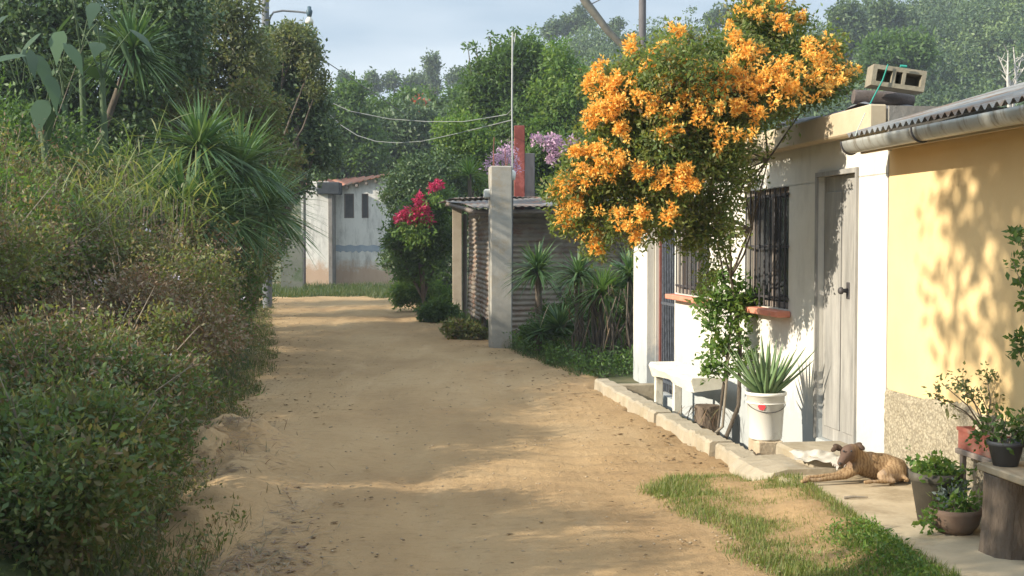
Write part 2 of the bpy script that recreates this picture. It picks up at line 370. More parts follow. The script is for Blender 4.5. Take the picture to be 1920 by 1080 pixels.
# water-cut ripples running off the kerb
Z += .010*np.sin(Y*19+2*np.sin(X*2.2)+X*2)*np.exp(-((Y-9.0)/1.1)**2)*sstep((X+.9)/1.2)
Z = np.where(Y > 37, Z-.06*(Y-37), Z)
k = np.arange(nx-1)[None, :]+np.arange(ny-1)[:, None]*nx
F = np.stack([k, k+1, k+nx+1, k+nx], -1).reshape(-1, 4)
rd = npmesh('road', np.stack([X, Y, Z], -1).reshape(-1, 3), F, dirt, smooth=True); tag(rd, kind='structure')

# pebbles, twigs and litter lying on the road
def litter(name, n, size, mat, region, label, flat=.5, kind='stuff', cat='pebbles', asp=1.0):
    V = []; F = []
    for i in range(n):
        x, y = region(); z = 0.0
        s = size*(.4+N.random()**2*1.6); a = N.uniform(0, 6.28)
        c, sn = math.cos(a), math.sin(a); b = len(V)
        for (u, v, w) in ((1, 0, .1), (0, 1, .1), (-1, 0, .1), (0, -1, .1), (.2, .1, 1), (0, 0, -.8)):
            u *= asp*N.uniform(.7, 1.3); v *= N.uniform(.7, 1.3)
            V.append((x+(u*c-v*sn)*s, y+(u*sn+v*c)*s, z+w*s*flat+.012))
        F += [(b, b+1, b+4), (b+1, b+2, b+4), (b+2, b+3, b+4), (b+3, b, b+4), (b+1, b, b+5), (b+2, b+1, b+5), (b+3, b+2, b+5), (b, b+3, b+5)]
    o = npmesh(name, V, F, mat); return tag(o, label, cat, kind=kind)
def on_road():
    y = 5.2*(34/5.2)**N.random(); x = xL(y)+(xR(y)-xL(y))*N.random(); return x, y
def road_edge():
    y = 5.2*(34/5.2)**N.random(); x = xL(y)+abs(N.normal())*.45 if N.random() < .6 else xR(y)-.15-abs(N.normal())*.35; return x, y
stone = surf('pebble', (.2, .15, .1), (.42, .33, .22), 20, .9, 0)
leafl = surf('leaf_litter', (.09, .055, .03), (.2, .13, .06), 20, .9, 0)
litter('pebbles', 2600, .007, stone, on_road, 'small tan pebbles scattered over the dirt road')
litter('leaf_litter', 350, .007, leafl, on_road, 'dark crumbs of dry leaf scattered over the dirt road', .15, asp=1.8, cat='leaf litter')
litter('leaf_litter', 1500, .009, leafl, road_edge, 'dry brown leaf litter along both edges of the dirt road', .3, asp=2, cat='leaf litter')

# ------------------------------------------------------------------ patio, kerb, step
conc = surf('patio_concrete', (.36, .29, .19), (.5, .41, .28), 3, .9, .35, .01, stain=(.27, .21, .13), st_scale=2, st_range=(.5, .66))
m = MB(); pts = []
for s_, o_ in ((-7, .95), (-2.6, .90), (-2.1, .84), (-1.5, .83), (-1.0, .77), (-.6, .74), (-.15, .78), (.25, .70)): pts.append(W(s_, o_))
a = []; 
for i in range(len(pts)-1):
    for k in range(8):
        q = pts[i].lerp(pts[i+1], k/8); a.append(q+WN*.008*math.sin(i*1.3+k*.7))
a.append(pts[-1])
V = []; n = len(a)
for q in a: V.append(q+Vector((0, 0, -.3)))
for q in a: V.append(q+Vector((0, 0, .07)))
for q in a:
    V.append(q-WN*.03+Vector((0, 0, .085)))
wl = [W((q-WB).dot(WA), -.02, .085) for q in a]; V += wl
F = []
for i in range(n-1): F += [(i, i+1, n+i+1, n+i), (n+i, n+i+1, 2*n+i+1, 2*n+i), (2*n+i, 2*n+i+1, 3*n+i+1, 3*n+i)]
m.add(V, F); o = m.build('patio', conc); tag(o, kind='structure')

kconc = surf('kerb_concrete', (.28, .24, .175), (.42, .36, .265), 5, .9, .5, .012, stain=(.28, .23, .15), st_scale=3, st_range=(.5, .7))
kerb = empty('concrete_kerb', W(.3, .72, -.25), WROT, 'rough cast concrete kerb stepping along the dirt road in front of the white house', 'kerb')
segs = [(.55, 1.15, .0, .105), (1.17, 1.75, .02, .115), (1.77, 2.85, .005, .10), (2.87, 3.85, .025, .11), (3.87, 5.55, .0, .10)]
for i, (s0, s1, do, zt) in enumerate(segs):
    m = MB(); nn = 14; V = []
    for k in range(nn+1):
        s = s0+(s1-s0)*k/nn; j = [R.uniform(-.011, .011) for _ in range(4)]
        V += [(s-.3, .085+do+.02+j[0], 0), (s-.3, .085+do+j[0], .25+zt-.015+j[2]), (s-.3, .065+do+j[0], .25+zt+j[2]), (s-.3, -.075+do+j[1], .25+zt+j[2]), (s-.3, -.09+do+j[1], .25+zt-.02), (s-.3, -.1+do, 0)]
    F = []
    for k in range(nn):
        b = k*6; F += [(b+q, b+q+1, b+6+q+1, b+6+q) for q in range(5)]
    F += [(5, 4, 3, 2, 1, 0), tuple(nn*6+q for q in range(6))]; m.add(V, F); m.build('kerb_block', kconc, kerb)
m = MB(); m.box(5.12, 5.24, -.62, -.12, 0, .3, bev=.01); m.build('kerb_block', kconc, kerb)
# broad rounded end of the kerb, with the door step behind it
m = MB(); V = []; prof = [(-.62, .10), (-.3, .125), (-.05, .12), (.10, .10), (.16, .05), (.19, -.1)]
ns = 12
for k in range(ns+1):
    s = -.02+.56*k/ns
    for (o_, z) in prof:
        e = 1-.5*(max(0, .15-(s+.02))/.15)**2
        V.append((s-.3, o_*(e if o_ > 0 else 1)+R.uniform(-.006, .006), .25+z*(1 if z > 0 else 1)+R.uniform(-.004, .004)))
L_ = len(prof); F = [(k*L_+q, k*L_+q+1, (k+1)*L_+q+1, (k+1)*L_+q) for k in range(ns) for q in range(L_-1)]
V += [(-.32, o_, 0) for o_, z in prof]; b = (ns+1)*L_
F += [(q, b+q, b+q+1, q+1) for q in range(L_-1)]
m.add(V, F); m.build('kerb_end', kconc, kerb)

# ------------------------------------------------------------------ white house
def whitewash(name, c, dirtc, blue=None):
    m, t, p, o = nodes(name)
    n = noise(t, 2.2, 8, .6); base = ramp(t, n.outputs[0], [(.3, tuple(v*.93 for v in c)), (.7, c)]).outputs[0]
    n2 = noise(t, 3.0, 8, .7, sc=(1, 1, .35)); f = ramp(t, n2.outputs[0], [(.50, (0, 0, 0)), (.70, (.8, .8, .8))]).outputs[0]
    base = mixc(t, f, base, tuple(v*.70 for v in c))
    g = t.nodes.new('ShaderNodeTexCoord'); sx = t.nodes.new('ShaderNodeSeparateXYZ'); t.links.new(g.outputs['Object'], sx.inputs[0])
    n3 = noise(t, 14, 8, .8, sc=(1, 1, .4)); a = t.nodes.new('ShaderNodeMath'); a.operation = 'MULTIPLY_ADD'; a.inputs[1].default_value = -.72; t.links.new(sx.outputs[2], a.inputs[0]); t.links.new(n3.outputs[0], a.inputs[2])
    f3 = ramp(t, a.outputs[0], [(.12, (0, 0, 0)), (.3, (.75, .75, .75))]).outputs[0]
    base = mixc(t, f3, base, dirtc)
    t.links.new(base, p.inputs['Base Color']); p.inputs['Roughness'].default_value = .85; p.inputs['Specular IOR Level'].default_value = .25
    n4 = noise(t, 18, 8, .65); bump(t, p, n4.outputs[0], .35, .008); return m
white = whitewash('white_limewash', (.68, .65, .58), (.34, .38, .40))
tan = surf('tan_plaster', (.42, .34, .23), (.52, .43, .30), 3, .88, .3, .01)
dkconc = surf('raw_concrete', (.17, .16, .14), (.29, .27, .24), 4, .9, .5, .01, stain=(.11, .10, .09), st_scale=3)
def panel_wall(m, xs, zs, holes, y0, y1):
    """wall slab with rectangular openings: xs, zs break lines; holes = cells left open; front at y1"""
    nx, nz = len(xs)-1, len(zs)-1
    solid = lambda i, k: 0 <= i < nx and 0 <= k < nz and (i, k) not in holes
    for i in range(nx):
        for k in range(nz):
            if not solid(i, k): continue
            a, b, c, d = xs[i], xs[i+1], zs[k], zs[k+1]
            m.add([(a, y1, c), (b, y1, c), (b, y1, d), (a, y1, d)], [(3, 2, 1, 0)])
            m.add([(a, y0, c), (b, y0, c), (b, y0, d), (a, y0, d)], [(0, 1, 2, 3)])
            if not solid(i-1, k): m.add([(a, y0, c), (a, y1, c), (a, y1, d), (a, y0, d)], [(0, 3, 2, 1)])
            if not solid(i+1, k): m.add([(b, y0, c), (b, y1, c), (b, y1, d), (b, y0, d)], [(0, 1, 2, 3)])
            if not solid(i, k-1): m.add([(a, y0, c), (b, y0, c), (b, y1, c), (a, y1, c)], [(0, 1, 2, 3)])
            if not solid(i, k+1): m.add([(a, y0, d), (b, y0, d), (b, y1, d), (a, y1, d)], [(3, 2, 1, 0)])
sx = lambda px, py=560, o=0: wall_at(px, py, o)[0]
zx = lambda px, py, o=0: wall_at(px, py, o)[1]
dR, dL = sx(1606), sx(1533); w2R, w2L = sx(1478), sx(1400); w1R, w1L = sx(1330), sx(1270); gR, gL = sx(1265), sx(1229); eL = sx(1204)
dT, dB = zx(1570, 327), .13; w2B = zx(1450, 585)+.02; w2T = w2B+1.02; w1B = zx(1300, 556)+.02
w2B = w1B = (w1B+w2B)/2; w2T = w1T = w2B+1.0; gT = 2.05; gB = -.1
print('HOUSE', dR, dL, w2R, w2L, w1R, w1L, gR, gL, eL, 'z', dT, w2B, gT)
house = empty('white_house', W(0, 0, 0), WROT, 'low white limewashed house with grey door and two barred windows behind the flowering vine', 'house')
HT = 2.40
m = MB(); xs_ = [0, dR, dL, w2R, w2L, w1R, w1L, gR, gL, eL]; zs_ = [-.35, gB, dB, w2B, w2T, gT, dT, HT]
holes = {(1, 2), (1, 3), (1, 4), (1, 5), (3, 3), (5, 3), (7, 1), (7, 2), (7, 3), (7, 4)}
panel_wall(m, xs_, zs_, holes, -.14, 0.0)
m.box(eL-.14, eL, -4, -.14, -.35, HT); m.box(.0, .14, -4, -.14, -.35, HT); m.box(.14, eL-.14, -4, -3.86, -.35, HT)
m.build('wall', white, house)
m = MB(); m.box(gL+.02, eL+.03, .003, .10, -.35, HT-.002, bev=.008); m.build('corner_pillar', white, house)
m = MB(); m.box(.14, eL-.14, -3.86, -.14, -.12, 0.0); m.build('floor', dkconc, house)
fz0, fz1 = zx(1655, 240, .12), zx(1655, 190, .12)
print('FASCIA', fz0, fz1)
m = MB(); m.box(-.02, eL+.12, .02, .14, fz0, fz1, bev=.01); m.build('fascia_beam', tan, house)
m = MB(); m.box(-.015, eL+.1, -4.1, .02, HT+.002, fz1-.03); m.build('roof_slab', dkconc, house)
# door: sheet metal with a light streaked wash
m_, t_, p_, o_ = nodes('grey_door_paint')
n = noise(t_, 3, 8, .7, sc=(3, 3, .5)); c = ramp(t_, n.outputs[0], [(.3, (.20, .195, .18)), (.5, (.29, .28, .26)), (.72, (.40, .385, .355))]).outputs[0]
n2 = noise(t_, 5, 6, .6, sc=(6, 6, .3)); f = ramp(t_, n2.outputs[0], [(.56, (0, 0, 0)), (.7, (.6, .6, .6))]).outputs[0]
t_.links.new(mixc(t_, f, c, (.48, .46, .41)), p_.inputs['Base Color']); p_.inputs['Roughness'].default_value = .6; bump(t_, p_, n2.outputs[0], .3, .01)
doorm = m_
steel = surf('dark_steel', (.05, .05, .055), (.10, .09, .09), 12, .55, .2, .003, metal=.3)
rust = surf('rusty_red_steel', (.16, .05, .04), (.24, .10, .08), 10, .7, .3, .004)
m = MB(); w = dL-dR; cells = 14
m.box(dR+.006, dL-.006, -.085, -.045, dB+.006, dT-.006)
for k in range(2): m.box(dR+.04+k*(w-.05)/2, dR+.04+(k+1)*(w-.05)/2-.05, -.045, -.033, dB+.1, dT-.12, bev=.004)
d_ = m.build('door', doorm, house)
m = MB(); m.box(dR-.02, dR+.004, .002, .02, dB, dT+.03); m.box(dL-.004, dL+.02, .002, .02, dB, dT+.03); m.box(dR+.0045, dL-.0045, .002, .02, dT-.004, dT+.03); m.build('door_frame', doorm, house)
hs, hz = wall_at(1590, 545, -.03)
m = MB(); m.box(hs-.025, hs+.025, -.033, -.026, hz-.06, hz+.06, bev=.003); m.lathe([(.001, 0), (.018, 0), (.014, .03), (.026, .04), (.026, .055), (.018, .066), (.001, .068)], 14, Matrix.Translation((hs, -.026, hz))@Matrix.Rotation(-math.pi/2, 4, 'X'))
m.build('handle', steel, d_)
# barred gate
m = MB(); m.box(gR, gR+.03, -.10, -.04, gB, gT, bev=.004); m.box(gL-.03, gL, -.10, -.04, gB, gT, bev=.004); m.box(gR+.031, gL-.031, -.10, -.04, gT-.04, gT, bev=.004)
gt = m.build('gate_frame', rust, house)
m = MB()
for k in range(11):
    x = gR+.05+(gL-gR-.1)*k/10; m.tube([(x, -.07, gB+.02), (x, -.07, gT-.04)], .009, 6)
for z in (gB+.12, .9, gT-.2): m.box(gR+.031, gL-.031, -.083, -.057, z, z+.03)
m.build('gate_bars', surf('blue_steel', (.05, .06, .075), (.16, .18, .22), 20, .4, .1, .002, metal=.4), house)
# windows
woodm = surf('weathered_wood', (.12, .10, .085), (.24, .20, .17), 6, .85, .5, .006, sc=(1, 1, .15))
glass = surf('dark_glass', (.03, .035, .04), (.05, .05, .055), 2, .12, 0, spec=.6)
redm = surf('red_sill_paint', (.62, .20, .13), (.74, .30, .2), 8, .7, .3, .005, stain=(.38, .22, .15), st_scale=6)
for (a, b) in ((w1R, w1L), (w2R, w2L)):
    z0, z1 = w2B, w2T
    m = MB(); m.box(a+.003, a+.05, -.11, -.05, z0+.003, z1-.003); m.box(b-.05, b-.003, -.11, -.05, z0+.003, z1-.003)
    m.box(a+.051, b-.051, -.11, -.05, z0+.003, z0+.05); m.box(a+.051, b-.051, -.11, -.05, z1-.05, z1-.003); m.box((a+b)/2-.02, (a+b)/2+.02, -.11, -.05, z0+.051, z1-.051)
    wf = m.build('window', woodm, house)
    m = MB(); m.box(a+.05, b-.05, -.09, -.075, z0+.05, z1-.05); m.build('pane', glass, wf)
    m = MB(); nb = 9
    for k in range(nb): x = a+.03+(b-a-.06)*k/(nb-1); m.tube([(x, .02, z0+.01), (x, .02, z1-.01)], .008, 6)
    for z in (z0+.08, (z0+z1)/2, z1-.08): m.box(a-.03, b+.03, .008, .016, z, z+.02)
    m.build('window_grille', steel, wf)
    m = MB(); m.box(a-.06, b+.06, .002, .12, z0-.055, z0-.005, bev=.006); m.build('sill', redm, wf)

# ------------------------------------------------------------------ yellow house
m_, t_, p_, o_ = nodes('yellow_paint')
n = noise(t_, 1.6, 8, .6); c = ramp(t_, n.outputs[0], [(.3, (.70, .49, .235)), (.7, (.78, .57, .29))]).outputs[0]
n2 = noise(t_, 2.4, 8, .7, sc=(1, 1, .3)); f = ramp(t_, n2.outputs[0], [(.6, (0, 0, 0)), (.8, (.5, .5, .5))]).outputs[0]
t_.links.new(mixc(t_, f, c, (.62, .42, .18)), p_.inputs['Base Color']); p_.inputs['Roughness'].default_value = .8; n3 = noise(t_, 30, 6, .6); bump(t_, p_, n3.outputs[0], .2, .006)
yellow = m_
m_, t_, p_, o_ = nodes('pebbledash')
v = t_.nodes.new('ShaderNodeTexVoronoi'); v.inputs['Scale'].default_value = 55; c0 = t_.nodes.new('ShaderNodeTexCoord'); t_.links.new(c0.outputs['Object'], v.inputs[0])
c = ramp(t_, v.outputs['Distance'], [(.0, (.56, .50, .37)), (.4, (.46, .40, .29)), (.62, (.24, .205, .15))]).outputs[0]
n = noise(t_, 5, 8, .7); t_.links.new(mixc(t_, .35, c, ramp(t_, n.outputs[0], [(.3, (.38, .32, .2)), (.7, (.62, .55, .4))]).outputs[0]), p_.inputs['Base Color'])
p_.inputs['Roughness'].default_value = .95; n9 = noise(t_, 45, 5, .7); bump(t_, p_, n9.outputs[0], 1.0, .03)
dash = m_
yh = empty('yellow_house', W(-.004, 0, 0), WROT, 'yellow plastered house with pebbledash base and corrugated roof at the right edge', 'house')
bz = zx(1663, 727); print('BASE', bz)
rz = (wall_at(1640, 268, .29)[1]+wall_at(1900, 200, .29)[1])/2
m = MB(); m.box(-6, -.004, -.16, -.005, bz-.01, rz+.08); m.box(-.16, -.004, -2, -.16, -.2, rz+.1); m.box(-6, -5.84, -2, -.16, -.2, rz+.1); m.box(-5.84, -.16, -2, -1.84, -.2, rz+.1); m.build('wall', yellow, yh)
m = MB(); V = []; F = []; nx, nz = 240, 28     # rough base coat, a real relief
for k in range(nz+1):
    for i in range(nx+1):
        x = -6+5.99*i/nx; z = -.2+(bz+.2)*k/nz
        top = .02*math.sin(x*5)+.012*math.sin(x*17)+R.uniform(-.008, .012); V.append((x, .012+R.uniform(-.004, .006) if k < nz else -.006, z+top*(k/nz)))
for k in range(nz):
    for i in range(nx): b = k*(nx+1)+i; F.append((b, b+nx+1, b+nx+2, b+1))
m.add(V, F); m.box(-6, -.004, -.16, -.006, -.2, bz-.012); m.build('base_course', dash, yh)
roofm = surf('corrugated_iron', (.16, .16, .15), (.34, .33, .31), 3, .6, .2, .004, metal=.5, stain=(.2, .12, .07), st_scale=2, sc=(1, 4, 1))
gutm = surf('galvanised_gutter', (.30, .31, .29), (.46, .46, .42), 2.5, .5, .15, .004, metal=.35, stain=(.22, .20, .16), st_scale=5, st_sc=(3, 1, .5))
ov = .27; rz = (wall_at(1640, 268, .29)[1]+wall_at(1900, 200, .29)[1])/2; gend = wall_at(1592, 268, .29)[0]; print('GUTTER', rz, gend, wall_at(1640, 268, .29), wall_at(1900, 200, .29)); sl_ = .10
def corr(m, x0, x1, y0, y1, z0, z1, pitch=.076, amp=.011, per=8):
    """corrugated sheet; waves run along x, sheet goes from (y0,z0) to (y1,z1), 6 mm thick"""
    n = int((x1-x0)/pitch*per); V = []
    for i in range(n+1):
        x = x0+(x1-x0)*i/n; w = amp*math.sin(2*math.pi*(x-x0)/pitch)
        V += [(x, y0, z0+w), (x, y1, z1+w), (x, y1, z1+w-.004), (x, y0, z0+w-.004)]
    F = []
    for i in range(n): b = 4*i; F += [(b+q, b+(q+1) % 4, b+4+(q+1) % 4, b+4+q) for q in range(4)]
    m.add(V, F, False)
m = MB(); corr(m, -6.1, gend-.02, ov+.05, -2.2, rz+.05, rz+.05+.28*2.6, amp=.014)
m.build('roof', roofm, yh)
m = MB(); 
gr_ = .062; gp = []
V = []; F = []; xs_ = list(np.linspace(-6.0, gend, 40)); na = 12
for x in xs_:
    for k in range(na+1):
        a = math.pi*(k/na)+math.pi; V.append((x, ov+.02+gr_*1.0*math.cos(a), rz+.012+gr_*1.25*math.sin(a)))
for i in range(len(xs_)-1):
    for k in range(na): b = i*(na+1)+k; F.append((b, b+1, b+na+2, b+na+1))
b = (len(xs_)-1)*(na+1); F.append(tuple(range(b, b+na+1))); m.add(V, F, True)
gut = m.build('gutter', gutm, yh); sd = gut.modifiers.new('thickness', 'SOLIDIFY'); sd.thickness = .004
for x in (-1.05, gend-.02, -3.1, -4.6):
    m = MB(); m.tube([(x, ov+.02+.067*math.cos(a), rz+.012+.083*math.sin(a)) for a in np.linspace(math.pi, 2*math.pi, 12)], .006, 6); m.build('gutter_clip', steel, yh)
m = MB(); m.box(-6.0, -.03, .02, ov-.05, rz-.03, rz-.012); m.build('soffit', tan, yh)
m = MB(); m.box(-6.0, gend-.06, ov-.049, ov-.03, rz-.07, rz+.02); m.build('fascia_board', tan, yh)
for x in np.linspace(-5.9, -.1, 10): m = MB(); m.box(x-.03, x+.03, -1.8, ov-.06, rz-.006, rz+.03); m.build('rafter', woodm, yh)

# ------------------------------------------------------------------ things on the roofs
blockm = surf('cinder_block', (.19, .17, .125), (.29, .26, .20), 12, .95, .6, .006)
p = at(1679, 146, 8.35); e = empty('cinder_block', p+Vector((0, 0, -.012)), -.05, 'hollow concrete block lying tilted on the white roof edge, holes facing the road', 'block')
M_ = Matrix.Rotation(math.radians(8.5), 4, 'Y')
m = MB(); w, h, dp = .178, .070, .09; t = .03
for (x0, x1, z0, z1) in ((-w, w, h-t, h), (-w, w, -h, -h+t), (-w, -w+t, -h+t, h-t), (w-t, w, -h+t, h-t), (-.045, -.022, -h+t, h-t), (.022, .045, -h+t, h-t)):
    m.box(x0+.0005, x1-.0005, -dp, dp, z0, z1, M_)
m.box(-w+t, w-t, dp-.03, dp-.002, -h+t, h-t, M_)
m.build('block_shell', blockm, e)
tarp = surf('grey_tarpaulin', (.12, .12, .13), (.3, .3, .32), 6, .7, .3, .01)
def crumple(name, x0, x1, y0, y1, z, amp, mat, parent, n=28, seed=3, sag=0):
    X, Y, F = grid(np.linspace(x0, x1, n), np.linspace(y0, y1, n))
    Z = z+amp*(vn(X, Y, 9/(x1-x0)*1.0, seed)+.5*vn(X, Y, 22/(x1-x0), seed+1)); ed = np.minimum(np.minimum(X-x0, x1-X), np.minimum(Y-y0, y1-Y))
    Z -= sag*np.exp(-ed/.05)
    X = X+.02*vn(X, Y, 12, seed+2); Y = Y+.02*vn(X, Y, 12, seed+4)
    return npmesh(name, np.stack([X, Y, Z], -1).reshape(-1, 3), F, mat, parent, smooth=True)
tp = crumple('tarpaulin', -.1, 1.5, -.45, .10, fz1+.05, .03, tarp, None, 34, 5, .05)
tp.location = W(.35, 0, 0); tp.rotation_euler.z = WROT; tag(tp, 'crumpled dark grey plastic sheet lying along the white house roof edge', 'plastic sheet')
m = MB(); q0 = at(1600, 176, 8.55); m.tube([q0+Vector((0, 0, -.02)), q0+Vector((.13, 0, -.03)), q0+Vector((.3, .02, -.035)), q0+Vector((.42, .03, -.05))], [.05, .055, .05, .045], 12)
o = m.build('rolled_mat', surf('mat_brown', (.08, .07, .065), (.16, .13, .12), 12, .9, .6, .01)); tag(o, 'rolled dark brown mat on the white house roof in front of the block', 'mat')
m = MB(); q0 = W(-.35, -.35, 0); m.box(-.75, .6, -.5, .02, 2.40, 2.55, Matrix.Translation(WB+Vector((.45, .25, 0)))); 
# side of the white house above the yellow roof
m = MB(); m.box(-.04, -.021, -4.0, .015, 2.2, fz1-.01); m.build('gable_panel', dkconc, house)
wire = surf('pale_wire', (.35, .42, .38), (.5, .55, .5), 5, .6, 0)
teal = surf('teal_cord', (.02, .22, .17), (.04, .32, .25), 5, .7, 0)
m = MB(); m.tube([at(1665, 121, 8.24), at(1655, 150, 8.24), at(1637, 184, 8.22), at(1630, 198, 8.05)], .005, 5); m.tube([at(1688, 124, 8.22), at(1700, 125, 8.22)], .010, 5)
o = m.build('cord', teal); tag(o, 'thin teal cord tied over the hollow block on the roof', 'cord')
m = MB(); m.tube([at(1622, 212, 7.75), at(1614, 230, 7.72), at(1607, 245, 7.7), at(1604, 255, 7.68)], .003, 5)
o = m.build('wire', wire); tag(o, 'short pale wire hooked at the end of the gutter', 'wire')

# ------------------------------------------------------------------ bench, bucket, step cloth, stump
benchm = surf('pale_bench_concrete', (.62, .59, .50), (.76, .73, .64), 7, .85, .4, .008, stain=(.4, .36, .28), st_scale=5, st_range=(.55, .7))
sB = sx(1290, 720, .35); be = empty('concrete_bench', W(sB, .33, -.2), WROT, 'low cream concrete bench slab on stubby legs beside the barred gate', 'bench')
sa, sb_ = sx(1308, 715, .42)-sB, sx(1226, 700, .42)-sB
zt = zx(1290, 697, .35)+.2; print('BENCH', sa, sb_, zt)
m = MB(); ns = 18; V = []
for k in range(ns+1):
    x = sa+(sb_-sa)*k/ns; e = 1-.25*abs(2*k/ns-1)**3; c = .012*math.sin(k*1.3)
    V += [(x, .2*e+c, zt-.02), (x, .185*e+c, zt), (x, -.18*e, zt+.0), (x, -.2*e, zt-.02), (x, -.17*e, zt-.10-.02*math.sin(k*.5)), (x, .16*e+c, zt-.11-.02*math.sin(k*.4+1))]
F = [(k*6+q, k*6+(q+1) % 6, k*6+6+(q+1) % 6, k*6+6+q) for k in range(ns) for q in range(6)]+[tuple(range(6))[::-1], tuple(ns*6+q for q in range(6))]
m.add(V, F); m.build('seat', benchm, be)
for f_ in (.5, .95):
    x = sa+(sb_-sa)*f_; m = MB(); m.box(x-.028, x+.028, .02, .10, -.06, zt-.09, bev=.008); m.build('leg', benchm, be)
logm = surf('log_bark', (.10, .075, .055), (.26, .20, .15), 9, .95, 1.0, .03, sc=(1, 1, .25))
def log(m, r, h, seed, flare=.12, n=26, nz=12):
    V = []; rr = random.Random(seed); ph = [rr.uniform(0, 6) for _ in range(5)]
    for k in range(nz+1):
        z = h*k/nz
        for i in range(n):
            a = 2*math.pi*i/n; q = r*(1+flare*(1-z/h)**3+.06*math.sin(3*a+ph[0])+.04*math.sin(7*a+ph[1]+z*4)+.035*math.sin(13*a+ph[2]))
            V.append((q*math.cos(a), q*math.sin(a), z))
    F = [(k*n+i, k*n+(i+1) % n, (k+1)*n+(i+1) % n, (k+1)*n+i) for k in range(nz) for i in range(n)]
    m.add(V, F, True); m.add(V[-n:], [tuple(range(n))])
p = W(sx(1325, 760, .30), .30, -.22); st = empty('stump', p, 0, 'rough root-covered stump standing beside the cream bench end', 'stump')
m = MB(); log(m, .11, .36, 3); m.build('wood', logm, st)
n = 70; B = np.stack([N.normal(size=n)*.08, N.normal(size=n)*.08, .36+0*N.random(n)], 1); D = unit(np.stack([N.normal(size=n), N.normal(size=n), -.6+N.random(n)*.5], 1))
blades('dry_roots', B, D, .18+.2*N.random(n), .008, .5, G['brown'], st)

bx = gr(1405, 848, 0.02); bx = W((bx-WB).dot(WA), .38, 0); 
bp = empty('stone_plinth', Vector((bx.x, bx.y, -.2)), WROT, 'squat brown stone block carrying the white bucket', 'plinth')
m = MB(); m.box(-.12, .11, -.10, .10, 0, .32, bev=.012); m.build('block', surf('plinth_stone', (.36, .28, .19), (.5, .41, .29), 6, .9, .6, .01), bp)
bk = empty('bucket', Vector((bx.x, bx.y, .122)), 0, 'white plastic bucket with a small red flower mark, holding the aloe', 'bucket')
plw = surf('bucket_plastic', (.70, .68, .62), (.80, .78, .71), 3, .45, .05, .003, stain=(.5, .46, .36), st_scale=4, st_range=(.58, .75))
m = MB(); m.lathe([(.001, 0), (.118, 0), (.122, .01), (.142, .33), (.152, .332), (.155, .342), (.155, .355), (.147, .358), (.142, .35), (.138, .32), (.001, .30)], 40); m.lathe([(.1395, .27), (.146, .272), (.146, .280), (.1405, .282)], 40); m.build('shell', plw, bk)
m = MB(); m.tube([(.146*math.cos(a), .146*math.sin(a), .265-.05*math.sin((a+2.9)/2.6*math.pi)) for a in np.linspace(-2.9, -.3, 24)], .003, 6); m.build('handle', steel, bk)
# flower mark on the bucket
m = MB(); a0 = -1.98; rb = .1415
for k in range(6):
    an = k*math.pi/3; V = [(0, 0)]; 
    for q in range(9): b = 2*math.pi*q/8; V.append((.016*math.cos(an)+.0125*math.cos(b), .016*math.sin(an)+.0125*math.sin(b)))
    P = [((rb+.0025+.0004*k)*math.cos(a0+x/rb), (rb+.0025+.0004*k)*math.sin(a0+x/rb), .278-.02+z-.0) for x, z in V]
    m.add(P, [(0, q+1, q+2) for q in range(8)])
m.build('flower_mark', surf('red_print', (.7, .04, .05), (.78, .07, .08), 5, .5, 0), bk)
# aloe
al = empty('aloe_plant', Vector((bx.x, bx.y, .44)), 0, 'spiky green aloe with pale leaf edges growing in the white bucket', 'plant')
m_, t_, p_, o_ = nodes('aloe_skin'); n_ = noise(t_, 5, 6, .6, sc=(1, 1, 1)); t_.links.new(ramp(t_, n_.outputs[0], [(.3, (.10, .17, .07)), (.55, (.15, .23, .10)), (.75, (.25, .30, .15))]).outputs[0], p_.inputs['Base Color']); p_.inputs['Roughness'].default_value = .4
m = MB()
for i in range(36):
    a = i*2.399+.3; tilt = .25+.85*((i % 9)/9)+R.uniform(-.1, .1); Ln = R.uniform(.34, .50)*(1-.12*(tilt > .9)); dr = Vector((math.cos(a), math.sin(a), 0)); sd_ = Vector((-dr.y, dr.x, 0))
    V = []; F = []; nn = 9
    for k in range(nn+1):
        t = k/nn; c = dr*(math.sin(tilt)*Ln*t+.02)+Vector((0, 0, math.cos(tilt)*Ln*t+.05*t*t*tilt)); w_ = .026*(1-t)**.75*(1 if t > .1 else .9)+.0015
        nrm = (Vector((0, 0, 1))*math.sin(tilt)-dr*math.cos(tilt)).normalized()
        V += [c+sd_*w_+nrm*w_*.35, c, c-sd_*w_+nrm*w_*.35, c-nrm*w_*.75]
    for k in range(nn): F += [(4*k+q, 4*k+(q+1) % 4, 4*k+4+(q+1) % 4, 4*k+4+q) for q in range(4)]
    F.append((4*nn, 4*nn+1, 4*nn+2, 4*nn+3)); m.add(V, F, True)
m.build('leaves', m_, al)
m = MB(); m.lathe([(.001, 0), (.12, .0)], 20); m.build('soil', soil, al)

